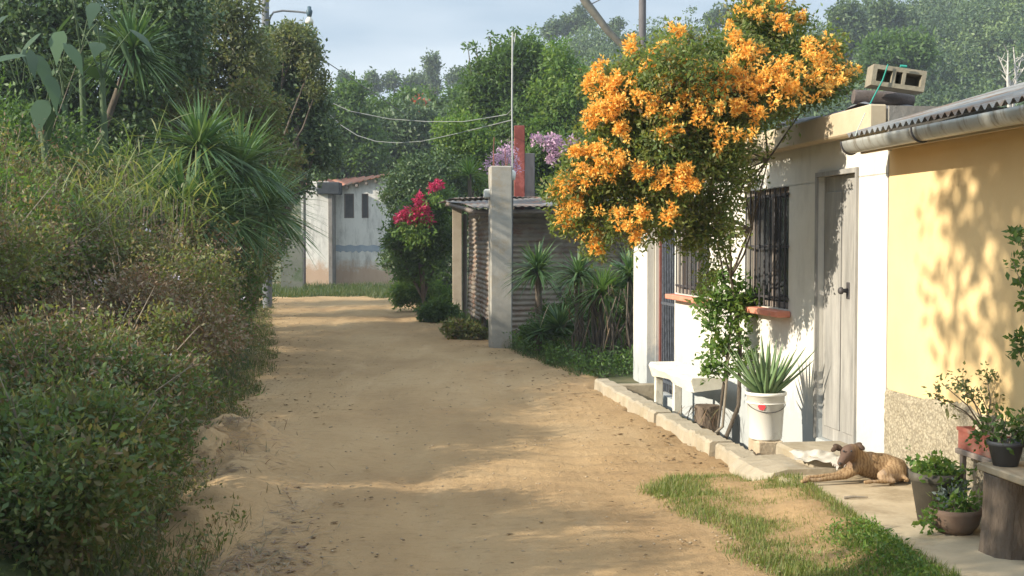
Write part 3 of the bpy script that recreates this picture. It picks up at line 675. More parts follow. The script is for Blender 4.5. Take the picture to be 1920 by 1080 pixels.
# step with a crumpled white cloth
cl = crumple('white_cloth', 0, .34, 0, .24, 0, .020, surf('white_rag', (.36, .34, .29), (.50, .47, .41), 8, .9, .4, .008), None, 44, 12, .02)
c0 = gr(1475, 868, .16); cl.location = (c0.x+.06, c0.y+.02, .20); cl.rotation_euler.z = -.12
tag(cl, 'crumpled white cloth lying on the low step under the grey door', 'cloth')
stp = empty('door_step', W(.5, .0, -.1), WROT, 'low worn concrete step in front of the grey door, white cloth on top', 'step')
m = MB(); m.box(-.47, .20, .003, .50, 0, .285, bev=.02); m.build('slab', kconc, stp)
bun = crumple('white_cloth', 0, .13, 0, .13, 0, .022, surf('white_rag_bundle', (.33, .29, .25), (.45, .40, .35), 8, .9, .4, .008), None, 30, 17, .05)
c1 = gr(1552, 838, .22); bun.location = (c1.x-.07, 7.78, .225); tag(bun, 'small bundled whitish rag next to the head of the dog', 'cloth')

# ------------------------------------------------------------------ dog
dg0 = gr(1610, 905, .085); D0 = Vector((dg0.x, dg0.y, .085)); k_ = dg0.y/2300
def dp(px, py, dy=0.0):                 # photo pixel -> dog-local point, dy metres further back
    return at(px, py, D0.y+dy)-D0
m_, t_, p_, o_ = nodes('brindle_fur')
wv = t_.nodes.new('ShaderNodeTexWave'); wv.inputs['Scale'].default_value = 14; wv.inputs['Distortion'].default_value = 7; wv.inputs['Detail'].default_value = 4; wv.inputs['Detail Scale'].default_value = 2.2
cc_ = t_.nodes.new('ShaderNodeTexCoord'); t_.links.new(cc_.outputs['Object'], wv.inputs[0])
c = ramp(t_, wv.outputs['Fac'], [(.05, (.20, .125, .065)), (.35, (.27, .175, .09)), (.9, (.31, .21, .115))]).outputs[0]
n_ = noise(t_, 7, 6, .6); f = ramp(t_, n_.outputs[0], [(.55, (0, 0, 0)), (.7, (.7, .7, .7))]).outputs[0]; c = mixc(t_, f, c, (.42, .33, .26))
sx_ = t_.nodes.new('ShaderNodeSeparateXYZ'); t_.links.new(cc_.outputs['Object'], sx_.inputs[0])
f = ramp(t_, sx_.outputs[0], [(0.0, (1, 1, 1)), (1.0, (0, 0, 0))]); f.color_ramp.elements[0].position = 0.0
ad = t_.nodes.new('ShaderNodeMath'); ad.operation = 'MULTIPLY_ADD'; ad.inputs[1].default_value = 1.0; ad.inputs[2].default_value = .5; t_.links.new(sx_.outputs[0], ad.inputs[0]); t_.links.new(ad.outputs[0], f.inputs[0])
f.color_ramp.elements[0].position = .43; f.color_ramp.elements[1].position = .50
zz = ramp(t_, sx_.outputs[2], [(.09, (0, 0, 0)), (.125, (1, 1, 1))]).outputs[0]
c = mixc(t_, mixc(t_, 1.0, f.outputs[0], zz, 'MULTIPLY'), c, (.13, .085, .065))
t_.links.new(c, p_.inputs['Base Color']); p_.inputs['Roughness'].default_value = .8; p_.inputs['Specular IOR Level'].default_value = .2
nf = noise(t_, 90, 5, .7, sc=(1, 1, 1)); bump(t_, p_, nf.outputs[0], .5, .006); fur = m_
dog = empty('dog', D0, 0, 'brindle tan dog with dark muzzle lying on the patio, front legs stretched toward the road', 'dog')
B = [
 (dp(1625, 872, .06), .082, dp(1655, 876, .08), .092),     # chest to belly
 (dp(1655, 876, .08), .092, dp(1680, 882, .06), .082),     # belly to loin
 (dp(1676, 880, .02), .070, dp(1682, 887, -.02), .058),    # haunch
 (dp(1606, 872, .03), .062, dp(1632, 866, .05), .068),     # shoulder
 (dp(1614, 862, .03), .058, dp(1598, 850, .01), .050),     # neck
 (dp(1598, 847, .0), .052, dp(1590, 849, -.03), .050),     # skull
 (dp(1586, 856, -.06), .036, dp(1577, 868, -.125), .025),   # muzzle
 (dp(1605, 880, -.02), .034, dp(1585, 893, -.05), .022),   # upper front leg
 (dp(1585, 893, -.05), .021, dp(1535, 900, -.10), .014),   # forearm
 (dp(1535, 900, -.10), .014, dp(1515, 900, -.11), .013),
 (dp(1514, 900, -.115), .017, dp(1504, 903, -.125), .014), # paw
 (dp(1598, 878, .02), .030, dp(1570, 890, .0), .020),      # other front leg
 (dp(1570, 890, .0), .018, dp(1520, 895, -.02), .013),
 (dp(1518, 895, -.02), .016, dp(1508, 897, -.025), .013),
 (dp(1682, 884, -.02), .055, dp(1655, 892, -.08), .036),   # thigh folded forward
 (dp(1655, 893, -.08), .030, dp(1675, 901, -.11), .017),   # shank back to hock
 (dp(1675, 902, -.11), .016, dp(1632, 903, -.13), .012),   # hock to foot
 (dp(1632, 903, -.13), .015, dp(1622, 904, -.135), .013),
]
for i, t in enumerate(np.linspace(0, 1, 7)[:-1]):         # tail curled along the haunch
    a0_, a1_ = t*2.4, (t+1/6)*2.4
    f_ = lambda a: dp(1684+18*math.sin(a), 888+14*math.sin(a*.7)*1.0, -.03-.13*(a/2.4))+Vector((0, 0, 0))
    B.append((f_(a0_), .016-.008*t, f_(a1_), .016-.008*(t+1/6)))
cap_blob('body', B, fur, dog, .0065, 9)
ear = surf('ear_fur', (.06, .04, .03), (.12, .08, .055), 20, .85, .3, .003)
for (px, py, dy, sg) in ((1607, 836, .0, 1), (1571, 839, -.03, -1)):
    b = dp(px, py, dy); prof = [(max(.0004, math.sin(math.pi*k/8)), -math.cos(math.pi*k/8)) for k in range(9)]
    m = MB(); Mx = Matrix.Translation(b)@Matrix.Rotation(sg*math.radians(-28), 4, 'Y')@Matrix.Diagonal((.037, .010, .021, 1)); m.lathe(prof, 14, Mx)
    Mx = Matrix.Translation(b+Vector((sg*.026, -.012, -.008)))@Matrix.Rotation(sg*math.radians(38), 4, 'Y')@Matrix.Diagonal((.026, .009, .017, 1)); m.lathe(prof, 14, Mx)
    o = m.build('ear', ear, dog); r = o.modifiers.new('remesh', 'REMESH'); r.mode = 'VOXEL'; r.voxel_size = .004; r.use_smooth_shade = True; q_ = o.modifiers.new('smooth', 'SMOOTH'); q_.iterations = 4
blk = surf('nose_black', (.012, .012, .012), (.02, .02, .02), 20, .35, 0, spec=.6)
m = MB(); nn = dp(1575, 869, -.153); m.lathe([(.001, -.008), (.009, -.005), (.011, 0), (.008, .006), (.001, .008)], 12, Matrix.Translation(nn)); m.build('nose', blk, dog)
for dx, dy in ((-.012, -.008), (.016, -.010)):
    m = MB(); c_ = dp(1588, 847, -.078)+Vector((dx*1.7, dy*.3, .004)); m.lathe([(.0005, -.007), (.006, -.004), (.007, 0), (.006, .004), (.0005, .007)], 10, Matrix.Translation(c_)); m.build('eye', blk, dog)
m = MB(); p = gr(1600, 933, .095); m.tube([p+Vector((-.055, 0, .0)), p+Vector((0, .004, .004)), p+Vector((.09, .01, .001))], [.008, .008, .003], 8)
o = m.build('stick', palebark); tag(o, 'short dry stick lying on the patio below the dog', 'stick')

# ------------------------------------------------------------------ potted plants and log bench at the right edge
terra = surf('terracotta', (.38, .15, .08), (.5, .22, .13), 6, .8, .3, .005)
dkpot = surf('dark_pot', (.045, .05, .055), (.09, .09, .10), 4, .5, .2, .004)
brpot = surf('brown_clay', (.13, .085, .06), (.21, .14, .10), 5, .8, .4, .006, stain=(.16, .12, .09), st_scale=4)
bluepl = surf('blue_plastic', (.03, .06, .25), (.05, .09, .34), 4, .45, .05, .003)
PZ = .085
def pot(name, label, x, y, z, r, h, mat, rim=.012, bowl=False, cat='plant pot', group=None):
    e = empty(name, (x, y, z), 0, label, cat, group)
    m = MB()
    if bowl: m.lathe([(.001, 0), (r*.62, 0), (r*.88, h*.35), (r*.98, h*.8), (r, h), (r-rim, h), (r*.85, h*.7), (.001, h*.7)], 32)
    else: m.lathe([(.001, 0), (r*.68, 0), (r*.96, h*.82), (r*1.04, h*.83), (r*1.06, h), (r*1.06-rim, h), (r*.92, h*.88), (.001, h*.86)], 32)
    m.build('pot_body', mat, e)
    m = MB(); m.lathe([(.001, h*.88-.001), (r*.9, h*.88-.001)] if not bowl else [(.001, h*.72), (r*.85, h*.72)], 20); m.build('soil', soil, e)
    return e
def potplant(name, label, x, y, z, lobes, nc, per, spread, size, mat, asp=.5, stems=6, out=.4, up=.1, sm=None):
    e = empty(name, (x, y, z), 0, label, 'plant')
    m = MB()
    for i in range(stems):
        l = lobes[i % len(lobes)]; q = Vector((l[0]+R.uniform(-1, 1)*l[3]*.5, l[1]+R.uniform(-1, 1)*l[3]*.5, l[2]+R.uniform(-.5, .8)*l[3]))
        m.tube([(R.uniform(-.02, .02), R.uniform(-.02, .02), -.02), q*.5+Vector((R.uniform(-.02, .02), 0, q.z*.12)), q], [.005, .004, .0015], 5)
    m.build('stems', sm or palebark, e)
    foliage('leaves', lobes, nc, per, spread, size, mat, e, asp, out, up, .2)
    return e
lb = gr(1882, 1046, PZ); lb = Vector((lb.x+.07, lb.y+.1, PZ))
lg = empty('log_plank_bench', lb, 0, 'rustic plank on thick log leg holding potted plants by the yellow wall', 'bench')
m = MB(); log(m, .125, .385, 8, .14); m.build('leg', logm, lg)
m = MB(); log(m, .12, .385, 9, .1); o = m.build('leg', logm, lg); o.location = (.18, -1.45, 0)
m = MB(); Mx = Matrix.Rotation(math.atan2(WA.x, WA.y)*-1, 4, 'Z'); m.box(-.11, .30, -1.7, .13, .387, .425, Mx, bev=.006); m.build('plank', surf('plank_wood', (.30, .23, .15), (.48, .39, .27), 5, .85, .4, .006, sc=(4, .5, 1)), lg)
pb = Vector((lb.x, lb.y, PZ+.427))
pot('dark_pot', 'dark grey pot at the far end of the plank above the log', pb.x-.02, pb.y+.02, pb.z, .085, .12, dkpot)
potplant('leafy_potted_plant', 'dark green leafy plant in the dark pot at the far end of the plank', pb.x-.02, pb.y+.02, pb.z+.10, [(0, 0, .09, .10), (-.08, .02, .05, .08), (.07, -.02, .1, .08)], 60, 7, .02, .035, G['green'])
pot('terracotta_pot', 'terracotta pot at the right picture edge on the plank', pb.x+.115, pb.y-.16, pb.z, .085, .15, terra)
potplant('silver_potted_plant', 'grey green drooping plant in the terracotta pot on the plank', pb.x+.115, pb.y-.16, pb.z+.13, [(0, 0, .08, .09), (-.05, -.02, .12, .06)], 50, 7, .02, .04, G['grey'])
pp = gr(1806, 1008, PZ); pp.y += .12
pot('clay_bowl', 'wide brown clay bowl on the patio floor beside the log', pp.x, pp.y, PZ, .135, .13, brpot, bowl=True)
potplant('trailing_plant', 'pale edged plant trailing over the rim of the brown clay bowl', pp.x, pp.y, PZ+.09, [(-.03, 0, .05, .10, .08, .04), (-.15, -.06, -.02, .05, .05, .06), (.05, -.02, .06, .07)], 60, 6, .018, .035, G['bright'])
pq = Vector((pp.x+.0, pp.y+.27, PZ))
pot('tapered_pot', 'tall dark tapered pot on the patio floor behind the clay bowl', pq.x-.01, pq.y, PZ, .135, .27, surf('olive_pot', (.06, .055, .045), (.12, .105, .08), 5, .7, .3, .004))
potplant('bright_potted_plant', 'bright green low plant filling the tall dark pot beside the yellow wall', pq.x, pq.y, PZ+.25, [(-.02, -.02, .04, .14, .12, .06), (.04, -.12, -.04, .09, .05, .09)], 110, 6, .02, .035, G['bright'])
potplant('silvery_leaf_cluster', 'bluish silver leaves hanging down the front of the tall dark pot', pq.x+.03, pq.y-.15, PZ+.16, [(0, 0, 0, .08, .04, .08)], 45, 6, .015, .035, leafmat('silver_leaf', [(.08, .11, .11), (.16, .2, .2), (.25, .3, .3)]))
# stool with the red trough and the blue pot, further back by the wall
sp = at(1862, 850, 6.75); sp = Vector((sp.x-.0, 6.7, PZ))
stl = empty('stool', sp, WROT, 'low wooden stool against the yellow wall under the red trough', 'stool')
m = MB(); m.box(-.22, .2, -.02, .14, .33, .36, bev=.004); m.build('seat', woodm, stl)
for a in (-.18, .16):
    for b in (.0, .11): m = MB(); m.box(a-.016, a+.016, b-.012, b+.012, 0, .33); m.build('leg', woodm, stl)
tr_ = empty('flower_trough', sp+WN*.06+Vector((0, 0, .362)), WROT, 'weathered red rectangular planter trough on the stool by the yellow wall', 'planter')
m = MB(); w, d_, h = .19, .065, .12
for q in ((-w, w, -d_, -d_+.01, 0, h), (-w, w, d_-.01, d_, 0, h), (-w, -w+.01, -d_+.0105, d_-.0105, 0, h), (w-.01, w, -d_+.0105, d_-.0105, 0, h), (-w+.0105, w-.0105, -d_+.0105, d_-.0105, 0, .012)): m.box(*q)
m.box(-w-.006, w+.006, d_+.0005, d_+.008, h-.02, h); m.build('trough_body', surf('red_trough', (.20, .06, .045), (.30, .11, .08), 8, .7, .4, .005, stain=(.2, .13, .1), st_scale=7), tr_)
m = MB(); m.box(-w+.011, w-.011, -d_+.011, d_-.011, .013, .095); m.build('soil', soil, tr_)
bt = sp+WN*.06+Vector((0, 0, .46))
tp_ = empty('branching_plant', bt, 0, 'sparse branching shrub with small leaves rising from the red trough', 'plant')
m = MB(); tips = []
for (px, py, dy) in ((1765, 718, -.1), (1790, 705, 0), (1810, 735, 0), (1850, 700, 0), (1838, 735, -.05), (1880, 740, 0), (1755, 740, -.15), (1900, 735, -.1), (1780, 760, 0)):
    q = at(px, py, bt.y+dy)-bt; mid = q*.5+Vector((.02, 0, .02)); m.tube([(0, 0, 0), mid, q], [.006, .004, .0018], 5); tips += [q, q*.85+mid*.15, q*.6+mid*.4]
m.build('stems', palebark, tp_)
foliage('leaves', [(t.x, t.y, t.z, .045) for t in tips], 75, 5, .014, .028, G['grey'], tp_, .55, .3, .1, .1)
pot('blue_pot', 'blue plastic pot behind the terracotta pot at the right edge', sp.x+.235, sp.y-.32, PZ+.36, .075, .14, bluepl)
m = MB(); m.box(-.1, .1, -.1, .1, 0, .355, bev=.006); o = m.build('wooden_crate', woodm); o.location = (sp.x+.235, sp.y-.32, PZ); tag(o, 'small weathered wooden crate carrying the blue pot', 'crate')
potplant('spider_plant', 'green and white striped plant in the blue pot', sp.x+.235, sp.y-.32, PZ+.48, [(0, 0, .05, .10), (-.06, -.04, .0, .07)], 60, 6, .02, .05, G['lush'], asp=.2)
# wispy plants on the pebbledash
wp_ = gr(1735, 905, PZ); wp_ = Vector((wp_.x, wp_.y+.02, PZ))
wq = empty('wispy_shrub', wp_, 0, 'thin wispy shrub with tiny leaves in front of the pebbledash base', 'plant')
m = MB(); T = []
for (px, py) in ((1712, 815), (1735, 850), (1722, 870), (1745, 830), (1760, 800), (1750, 770), (1728, 790), (1775, 850), (1710, 880), (1742, 740)):
    q = at(px, py, wp_.y)-wp_+Vector((0, R.uniform(-.06, .03), 0)); m.tube([(0, 0, 0), q*.5+Vector((R.uniform(-.03, .03), 0, .02)), q], [.004, .003, .0012], 5); T += [q, q*.75, q*.9]
m.build('stems', palebark, wq); foliage('leaves', [(t.x, t.y, t.z, .05) for t in T], 130, 5, .015, .022, G['green'], wq, .5, .3, .1, .1)
# leafy branch reaching in at the right edge
hb = at(1925, 700, 6.0); hb2 = Vector((hb.x+.12, 5.75, PZ+.43))
hg = empty('tall_potted_shrub', hb2, 0, 'tall shrub reaching in at the right picture edge in front of the yellow wall', 'plant')
m = MB(); T = []
for (px, py, d_) in ((1900, 490, 5.7), (1912, 440, 5.7), (1918, 520, 5.7), (1914, 640, 5.75), (1930, 560, 5.7), (1908, 655, 5.75), (1935, 470, 5.7), (1938, 620, 5.7)):
    q = at(px, py, d_)-hb2; m.tube([(0, 0, 0), q*.5+Vector((.03, 0, 0)), q], [.007, .005, .002], 5); T.append(q)
m.build('stems', palebark, hg); foliage('leaves', [(t.x, t.y, t.z, .045) for t in T], 70, 6, .015, .035, G['green'], hg, .5, .3, .1, .1)

# ------------------------------------------------------------------ sapling and the orange-flowering vine
sb = gr(1355, 812, -.05); sb = W((sb-WB).dot(WA), .52, -.2)
dS = sb.y
sap = empty('sapling', sb, 0, 'slender leafy sapling between the kerb and the bucket', 'plant')
m = MB(); j = [at(1355, 800, dS)-sb, at(1362, 720, dS)-sb, at(1368, 640, dS)-sb, at(1372, 575, dS)-sb]
m.tube([(0, 0, 0)]+j, [.014, .013, .011, .009, .004], 7); T = []
for (px, py) in ((1335, 600), (1350, 565), (1375, 555), (1400, 560), (1395, 590), (1345, 640), (1385, 640), (1335, 665), (1400, 670), (1360, 690), (1345, 575), (1325, 690), (1390, 575), (1340, 530), (1365, 520), (1395, 535), (1320, 560), (1415, 575), (1375, 610)):
    q = at(px, py, dS+R.uniform(-.1, .12))-sb; st_ = j[1].lerp(j[3], max(0, min(1, (720-py-40)/145))); m.tube([st_, (st_+q)/2+Vector((0, 0, .02)), q], [.005, .004, .0015], 5); T.append(q)
m.build('stem', palebark, sap); foliage('leaves', [(t.x, t.y, t.z, .10) for t in T], 460, 6, .028, .055, G['bright'], sap, .45, .3, .1, .1)

FD = 9.35
def fdepth(px, py):                     # how far in front the crown's face stands at this pixel
    r2 = min(1, ((px-1330)/310)**2+((py-250)/250)**2); return FD-.75*math.sqrt(max(0, 1-r2))
LP = [(1310, 250, 115), (1190, 250, 85), (1110, 330, 60), (1120, 395, 58), (1240, 340, 95), (1360, 290, 66), (1420, 170, 85), (1500, 120, 70), (1380, 115, 85), (1280, 130, 70), (1180, 165, 60), (1440, 55, 55), (1545, 145, 38), (1330, 385, 42), (1400, 330, 26), (1270, 390, 50), (1195, 400, 45), (1410, 30, 42), (1320, 430, 32), (1160, 420, 32), (1300, 440, 28), (1360, 440, 26), (1250, 428, 28), (1290, 465, 16)]
vb = W((gr(1385, 812, -.05)-WB).dot(WA), .30, -.2)
vine = empty('flowering_vine_tree', vb, 0, 'sprawling tree covered in bright orange trumpet flowers leaning over the white house front', 'tree')
fl = [plobe(x, y, FD*.62+fdepth(x, y)*.38+R.uniform(-.1, .25), r) for x, y, r in LP]
loc = [(l[0]-vb.x, l[1]-vb.y, l[2]-vb.z, *l[3:]) for l in fl]
m = MB(); P = [at(1385, 760, vb.y), at(1388, 650, vb.y), at(1378, 560, vb.y-.05), at(1370, 520, vb.y-.08)]
m.tube([(0, 0, 0)]+[p-vb for p in P], [.02, .018, .016, .014, .013], 8)
f0 = P[3]-vb
for (px, py, k) in ((1410, 430, 0), (1350, 440, 0), (1440, 300, 0), (1300, 330, 0), (1380, 250, 0)):
    q = at(px, py, FD)-vb; m.tube([f0, f0.lerp(q, .5)+Vector((R.uniform(-.05, .05), 0, 0)), q], [.011, .008, .005], 7)
    for l in loc:
        c_ = Vector(l[:3])
        if (c_-q).length < .75: m.tube([q, q.lerp(c_, .5)+Vector((R.uniform(-.06, .06), R.uniform(-.1, .1), R.uniform(-.03, .08))), c_], [.008, .006, .002], 5)
m.tube([(-.04, .05, 0), at(1372, 600, vb.y+.03)-vb, at(1350, 480, vb.y)-vb, at(1330, 400, FD)-vb], [.013, .011, .009, .005], 7)
m.build('trunk', bark, vine)
loc2 = []
FC = [(230, 340, 30), (300, 310, 60), (330, 340, 50), (290, 390, 50), (300, 450, 50), (350, 430, 40), (440, 395, 55), (480, 440, 30), (560, 440, 40), (545, 535, 35), (400, 195, 30), (585, 135, 50), (520, 210, 45), (560, 320, 50), (620, 300, 40), (700, 300, 50), (690, 390, 60), (740, 380, 50), (800, 320, 60), (850, 310, 50), (880, 215, 50), (820, 165, 50), (800, 280, 40), (900, 370, 50), (940, 320, 60), (1000, 370, 70), (1000, 290, 50), (1040, 330, 50), (1130, 200, 60), (1200, 190, 55), (1160, 240, 40), (1150, 350, 60), (1210, 320, 50), (1270, 310, 40), (800, 550, 60), (840, 440, 25), (900, 460, 30), (190, 620, 50), (230, 600, 40), (330, 640, 60), (280, 680, 60), (220, 700, 60), (150, 740, 60), (110, 730, 40), (100, 770, 30), (150, 850, 50), (130, 880, 40), (180, 830, 40), (340, 880, 45), (440, 870, 35), (545, 870, 35), (560, 730, 60), (500, 720, 40), (620, 720, 40), (610, 690, 30), (260, 1000, 35), (240, 960, 40), (420, 950, 30), (360, 510, 40), (890, 40, 60), (920, 20, 50), (990, 10, 30), (1010, 105, 30), (1075, 70, 25), (830, 430, 25), (670, 480, 25), (440, 680, 25), (240, 490, 25), (470, 270, 25)]
for a_, b_, r_ in FC:
    px, py = 1000+a_/2.16, b_/2.16; l = plobe(px, py+8, fdepth(px, py)+.08, max(r_/2.16*1.35, 22)); loc2.append((l[0]-vb.x, l[1]-vb.y, l[2]-vb.z, l[3], l[4], l[5]))
# inner masses on the side the sun comes from, and strands trailing along the house front
for s_, z_ in ((.95, 2.25), (1.15, 2.0), (1.35, 2.2), (1.5, 1.85), (1.7, 2.1), (1.85, 1.75), (2.1, 2.15), (2.3, 1.8), (1.1, 1.72), (2.6, 2.0), (2.0, 1.5)):
    q = W(s_, .02, z_)-LD*1.05*1.02+Vector((0, 0, 1.05*.445))-vb; loc2.append((q.x, q.y, q.z, .21, .21, .19)); loc2.append((q.x-.25, q.y-.1, q.z+.11, .2, .2, .2))
for s_, z0_, z1_ in ((.95, 1.9, 1.35), (1.08, 1.9, 1.5), (1.25, 1.8, 1.2), (1.45, 1.7, 1.1), (1.7, 1.5, .95)):
    for k in range(4): z_ = z0_+(z1_-z0_)*k/3; q = W(s_+.03*k, .02, z_)-LD*.75+Vector((0, 0, .75*.445))-vb; loc2.append((q.x, q.y, q.z, .05, .05, .09))
foliage('crown', loc+loc2, 12500, 8, .035, .04, leafmat('vine_leaf', [(.06, .11, .035), (.12, .18, .05), (.20, .24, .07), (.16, .12, .07)]), vine, .42, .35, -.05, .25)
C = []; Dv = []
for zx_, zy_, zr in FC:
    px, py, r = 1000+zx_/2.16, zy_/2.16, zr/2.16
    c_ = at(px, py, fdepth(px, py)-.10)-vb; rm = r*FD/2300
    for q_ in range(int(3+r*.26)):      # every spray is a handful of small flower heads
        h_ = np.array(c_)+N.normal(size=3)*rm*np.array([.52, .4, .48]); n = int(14+16*N.random())
        d_ = unit(N.normal(size=(n, 3))+np.array([0, -.5, .1])); C.append(h_+d_*(.008+.034*N.random((n, 1)))); Dv.append(d_)
C = np.concatenate(C); Dv = np.concatenate(Dv); nn = len(C)
# each flower: three petal-like leaves opening from one throat
C3 = np.repeat(C, 3, 0); D3 = unit(np.repeat(Dv, 3, 0)+N.normal(size=(nn*3, 3))*.42)
V, F = leaf_geo(C3, D3, .014+.021*N.random(nn*3), .009+.006*N.random(nn*3), .3); T = np.repeat(np.clip(np.repeat(N.random(nn), 3)*.8+.2*N.random(nn*3), 0, 1), 2)
npmesh('flowers', V, F, G['orange'], vine, T); print('FLOWERS', nn)

# ------------------------------------------------------------------ shed, concrete post, things behind
rustc = surf('rusty_corrugated', (.17, .14, .11), (.34, .29, .235), 2.5, .75, .3, .004, sc=(1, 1, 2.5), stain=(.20, .11, .075), st_scale=1.6, st_range=(.50, .64), st_sc=(1, 1, 3))
c0 = Vector((-.28, 19.5, 0)); c1 = Vector((-1.06, 26.0, 0)); c2 = Vector((2.9, 20.9, 0))
shed = empty('shed', c0, 0, 'makeshift shed of rusty corrugated sheets behind the tall concrete post', 'shed')
def corr_wall(name, a, b, z0, z1, mat, parent, pitch=.085, amp=.014, jag=.0):
    u = (b-a); L = u.length; u.normalize(); nrm = Vector((u.y, -u.x, 0)); V = []; n = int((z1-z0)/pitch*6); nx = 10
    for k in range(n+1):
        z = z0+(z1-z0)*k/n
        for i in range(nx+1):
            w = amp*math.sin(2*math.pi*z/pitch)+.012*math.sin(i*1.7+z*1.3); q = a+u*L*i/nx+nrm*w; V.append((q.x, q.y, z+(jag*math.sin(i*2.2) if k in (0, n) else 0)))
    F = [(k*(nx+1)+i, k*(nx+1)+i+1, (k+1)*(nx+1)+i+1, (k+1)*(nx+1)+i) for k in range(n) for i in range(nx)]
    m = MB(); m.add(V, F, True); o = m.build(name, mat, parent); s = o.modifiers.new('thick', 'SOLIDIFY'); s.thickness = .006; return o
Z0 = Vector((0, 0, 0)); u1 = (c1-c0)
for (a, b, z0, z1, off) in ((.0, .36, .32, .98, 0), (.34, .70, .22, .98, .02), (.0, .38, .95, 1.62, .02), (.36, .70, .95, 1.62, .0), (.0, .40, 1.58, 2.16, 0), (.38, .71, 1.58, 2.2, .02)):
    corr_wall('side_sheet', u1*a+Vector((-off, 0, 0)), u1*b+Vector((-off, 0, 0)), z0, z1, rustc, shed, jag=.02)
u2 = c2-c0
for (a, b, z0, z1, off) in ((.0, .35, .1, .9, 0), (.34, .68, .1, .9, .02), (.66, 1, .1, .9, 0), (.0, .35, .87, 1.6, .02), (.34, .68, .87, 1.6, 0), (.66, 1, .87, 1.6, .02), (.0, .5, 1.57, 2.1, 0), (.48, 1, 1.57, 2.1, .02)):
    corr_wall('front_sheet', u2*a+Vector((0, -off, 0)), u2*b+Vector((0, -off, 0)), z0, z1, rustc, shed, jag=.01)
for f_ in (.015, .36, .71, .99): q = u1*f_+Vector((.06, 0, 0)); m = MB(); m.tube([q, q+Vector((0, 0, 2.2))], .045, 7); m.build('pole', woodm, shed)
for f_ in (.33, .67, .99): q = u2*f_+Vector((0, .1, 0)); m = MB(); m.tube([q, q+Vector((0, 0, 2.2))], .045, 7); m.build('pole', woodm, shed)
lp = u1*.985+Vector((-.1, -.1, 0)); m = MB(); m.box(lp.x-.10, lp.x+.10, lp.y-.1, lp.y+.1, -.1, 2.42, bev=.01); m.build('corner_post', surf('tan_post', (.30, .25, .19), (.42, .36, .28), 3, .9, .4, .01), shed)
def sheet(name, P, mat, parent, nu=60, amp=.009, waves=16):
    P = [Vector(p) for p in P]; V = []
    for i in range(nu*2+1):
        u = i/(nu*2)
        for k in range(9):
            v = k/8; q = P[0].lerp(P[1], u).lerp(P[3].lerp(P[2], u), v); V.append(q+Vector((0, 0, amp*math.sin(u*waves*2*math.pi)+.02*math.sin(v*5+u*3))))
    F = [(i*9+k, i*9+k+1, i*9+10+k, i*9+9+k) for i in range(nu*2) for k in range(8)]
    m = MB(); m.add(V, F, True); o = m.build(name, mat, parent); s = o.modifiers.new('thick', 'SOLIDIFY'); s.thickness = .008; return o
rfm = surf('old_roof_iron', (.10, .095, .09), (.21, .20, .19), 2, .8, .2, .004, metal=.3, stain=(.3, .16, .1), st_scale=1.4)
sheet('roof_sheet', [(-.3, -.5, 2.13), (1.6, -.3, 2.15), (.75, 3.3, 2.42), (-.95, 3.2, 2.38)], rfm, shed)
sheet('roof_sheet', [(1.5, -.42, 2.19), (3.5, .6, 2.2), (2.6, 3.6, 2.42), (.7, 3.2, 2.45)], rfm, shed)
sheet('roof_sheet', [(-.7, 2.9, 2.4), (.9, 3.0, 2.42), (.3, 6.8, 2.5), (-1.3, 6.6, 2.46)], rfm, shed)
m = MB(); m.tube([(-.3, -.35, 2.08), (1.2, -.25, 2.09), (2.8, .6, 2.1)], .04, 6); m.tube([(-.3, -.35, 2.08), (-.9, 3.2, 2.32), (-1.1, 6.5, 2.4)], .04, 6); m.build('roof_beam', woodm, shed)
postm = surf('post_concrete', (.26, .25, .22), (.38, .36, .32), 3, .9, .5, .008, stain=(.30, .25, .18), st_scale=2.2, st_range=(.52, .66))
pp_ = gr(938, 652, 0); print('POST', pp_)
cp = empty('concrete_post', (pp_.x, pp_.y, 0), .12, 'tall square grey concrete post standing at the road edge by the shed', 'post')
wq_ = .165; hz_ = at(938, 312, pp_.y).z
m = MB(); m.box(-wq_, wq_, -wq_, wq_, -.2, hz_, bev=.018); m.build('shaft', postm, cp)
m = MB()
for x, y, h in ((-.10, -.08, .32), (-.10, .1, .45), (.1, .1, .28), (.09, -.09, .12)):
    m.tube([(x, y, hz_-.02), (x+R.uniform(-.02, .02), y, hz_+h)], .007, 5)
m.build('rebar', rust, cp)
m = MB(); q = at(913, 363, pp_.y-.1)-Vector((pp_.x, pp_.y, 0)); m.box(q.x-.05, q.x+.06, -.06, .06, q.z-.07, q.z+.07, bev=.02); m.build('meter_box', surf('meter_grey', (.4, .42, .4), (.5, .52, .5), 4, .5, 0), cp)
m = MB(); b_ = at(961, 330, 18.75); m.tube([b_+Vector((0, 0, -.05)), at(960, 200, 18.75), at(961, 60, 18.8)], .013, 8); m.tube([at(960, 110, 18.79), at(967, 62, 18.8)], .006, 5)
e = empty('metal_pipe', b_, 0, 'thin pale metal service pipe rising above the concrete post', 'pipe')
mm = m.build('mast', surf('pipe_metal', (.28, .29, .28), (.40, .41, .40), 5, .4, 0, metal=.4)); mm.parent = e; mm.matrix_parent_inverse = Matrix.Translation(-b_)
m = MB(); m.lathe([(.001, -.07), (.04, -.06), (.05, 0), (.045, .06), (.02, .09), (.001, .09)], 14); m.build('insulator', surf('porcelain', (.6, .6, .55), (.7, .7, .65), 5, .4, 0), e)
m = MB(); m.tube([b_+Vector((0, 0, -.02)), Vector((b_.x, b_.y, 1.2)), Vector((b_.x-.02, b_.y-.15, .1))], .012, 6); o = m.build('conduit', steel); o.parent = e; o.matrix_parent_inverse = Matrix.Translation(-b_)
rp = at(974, 385, 23.0); m = MB(); rt = at(973, 236, 23.0); hw = .10
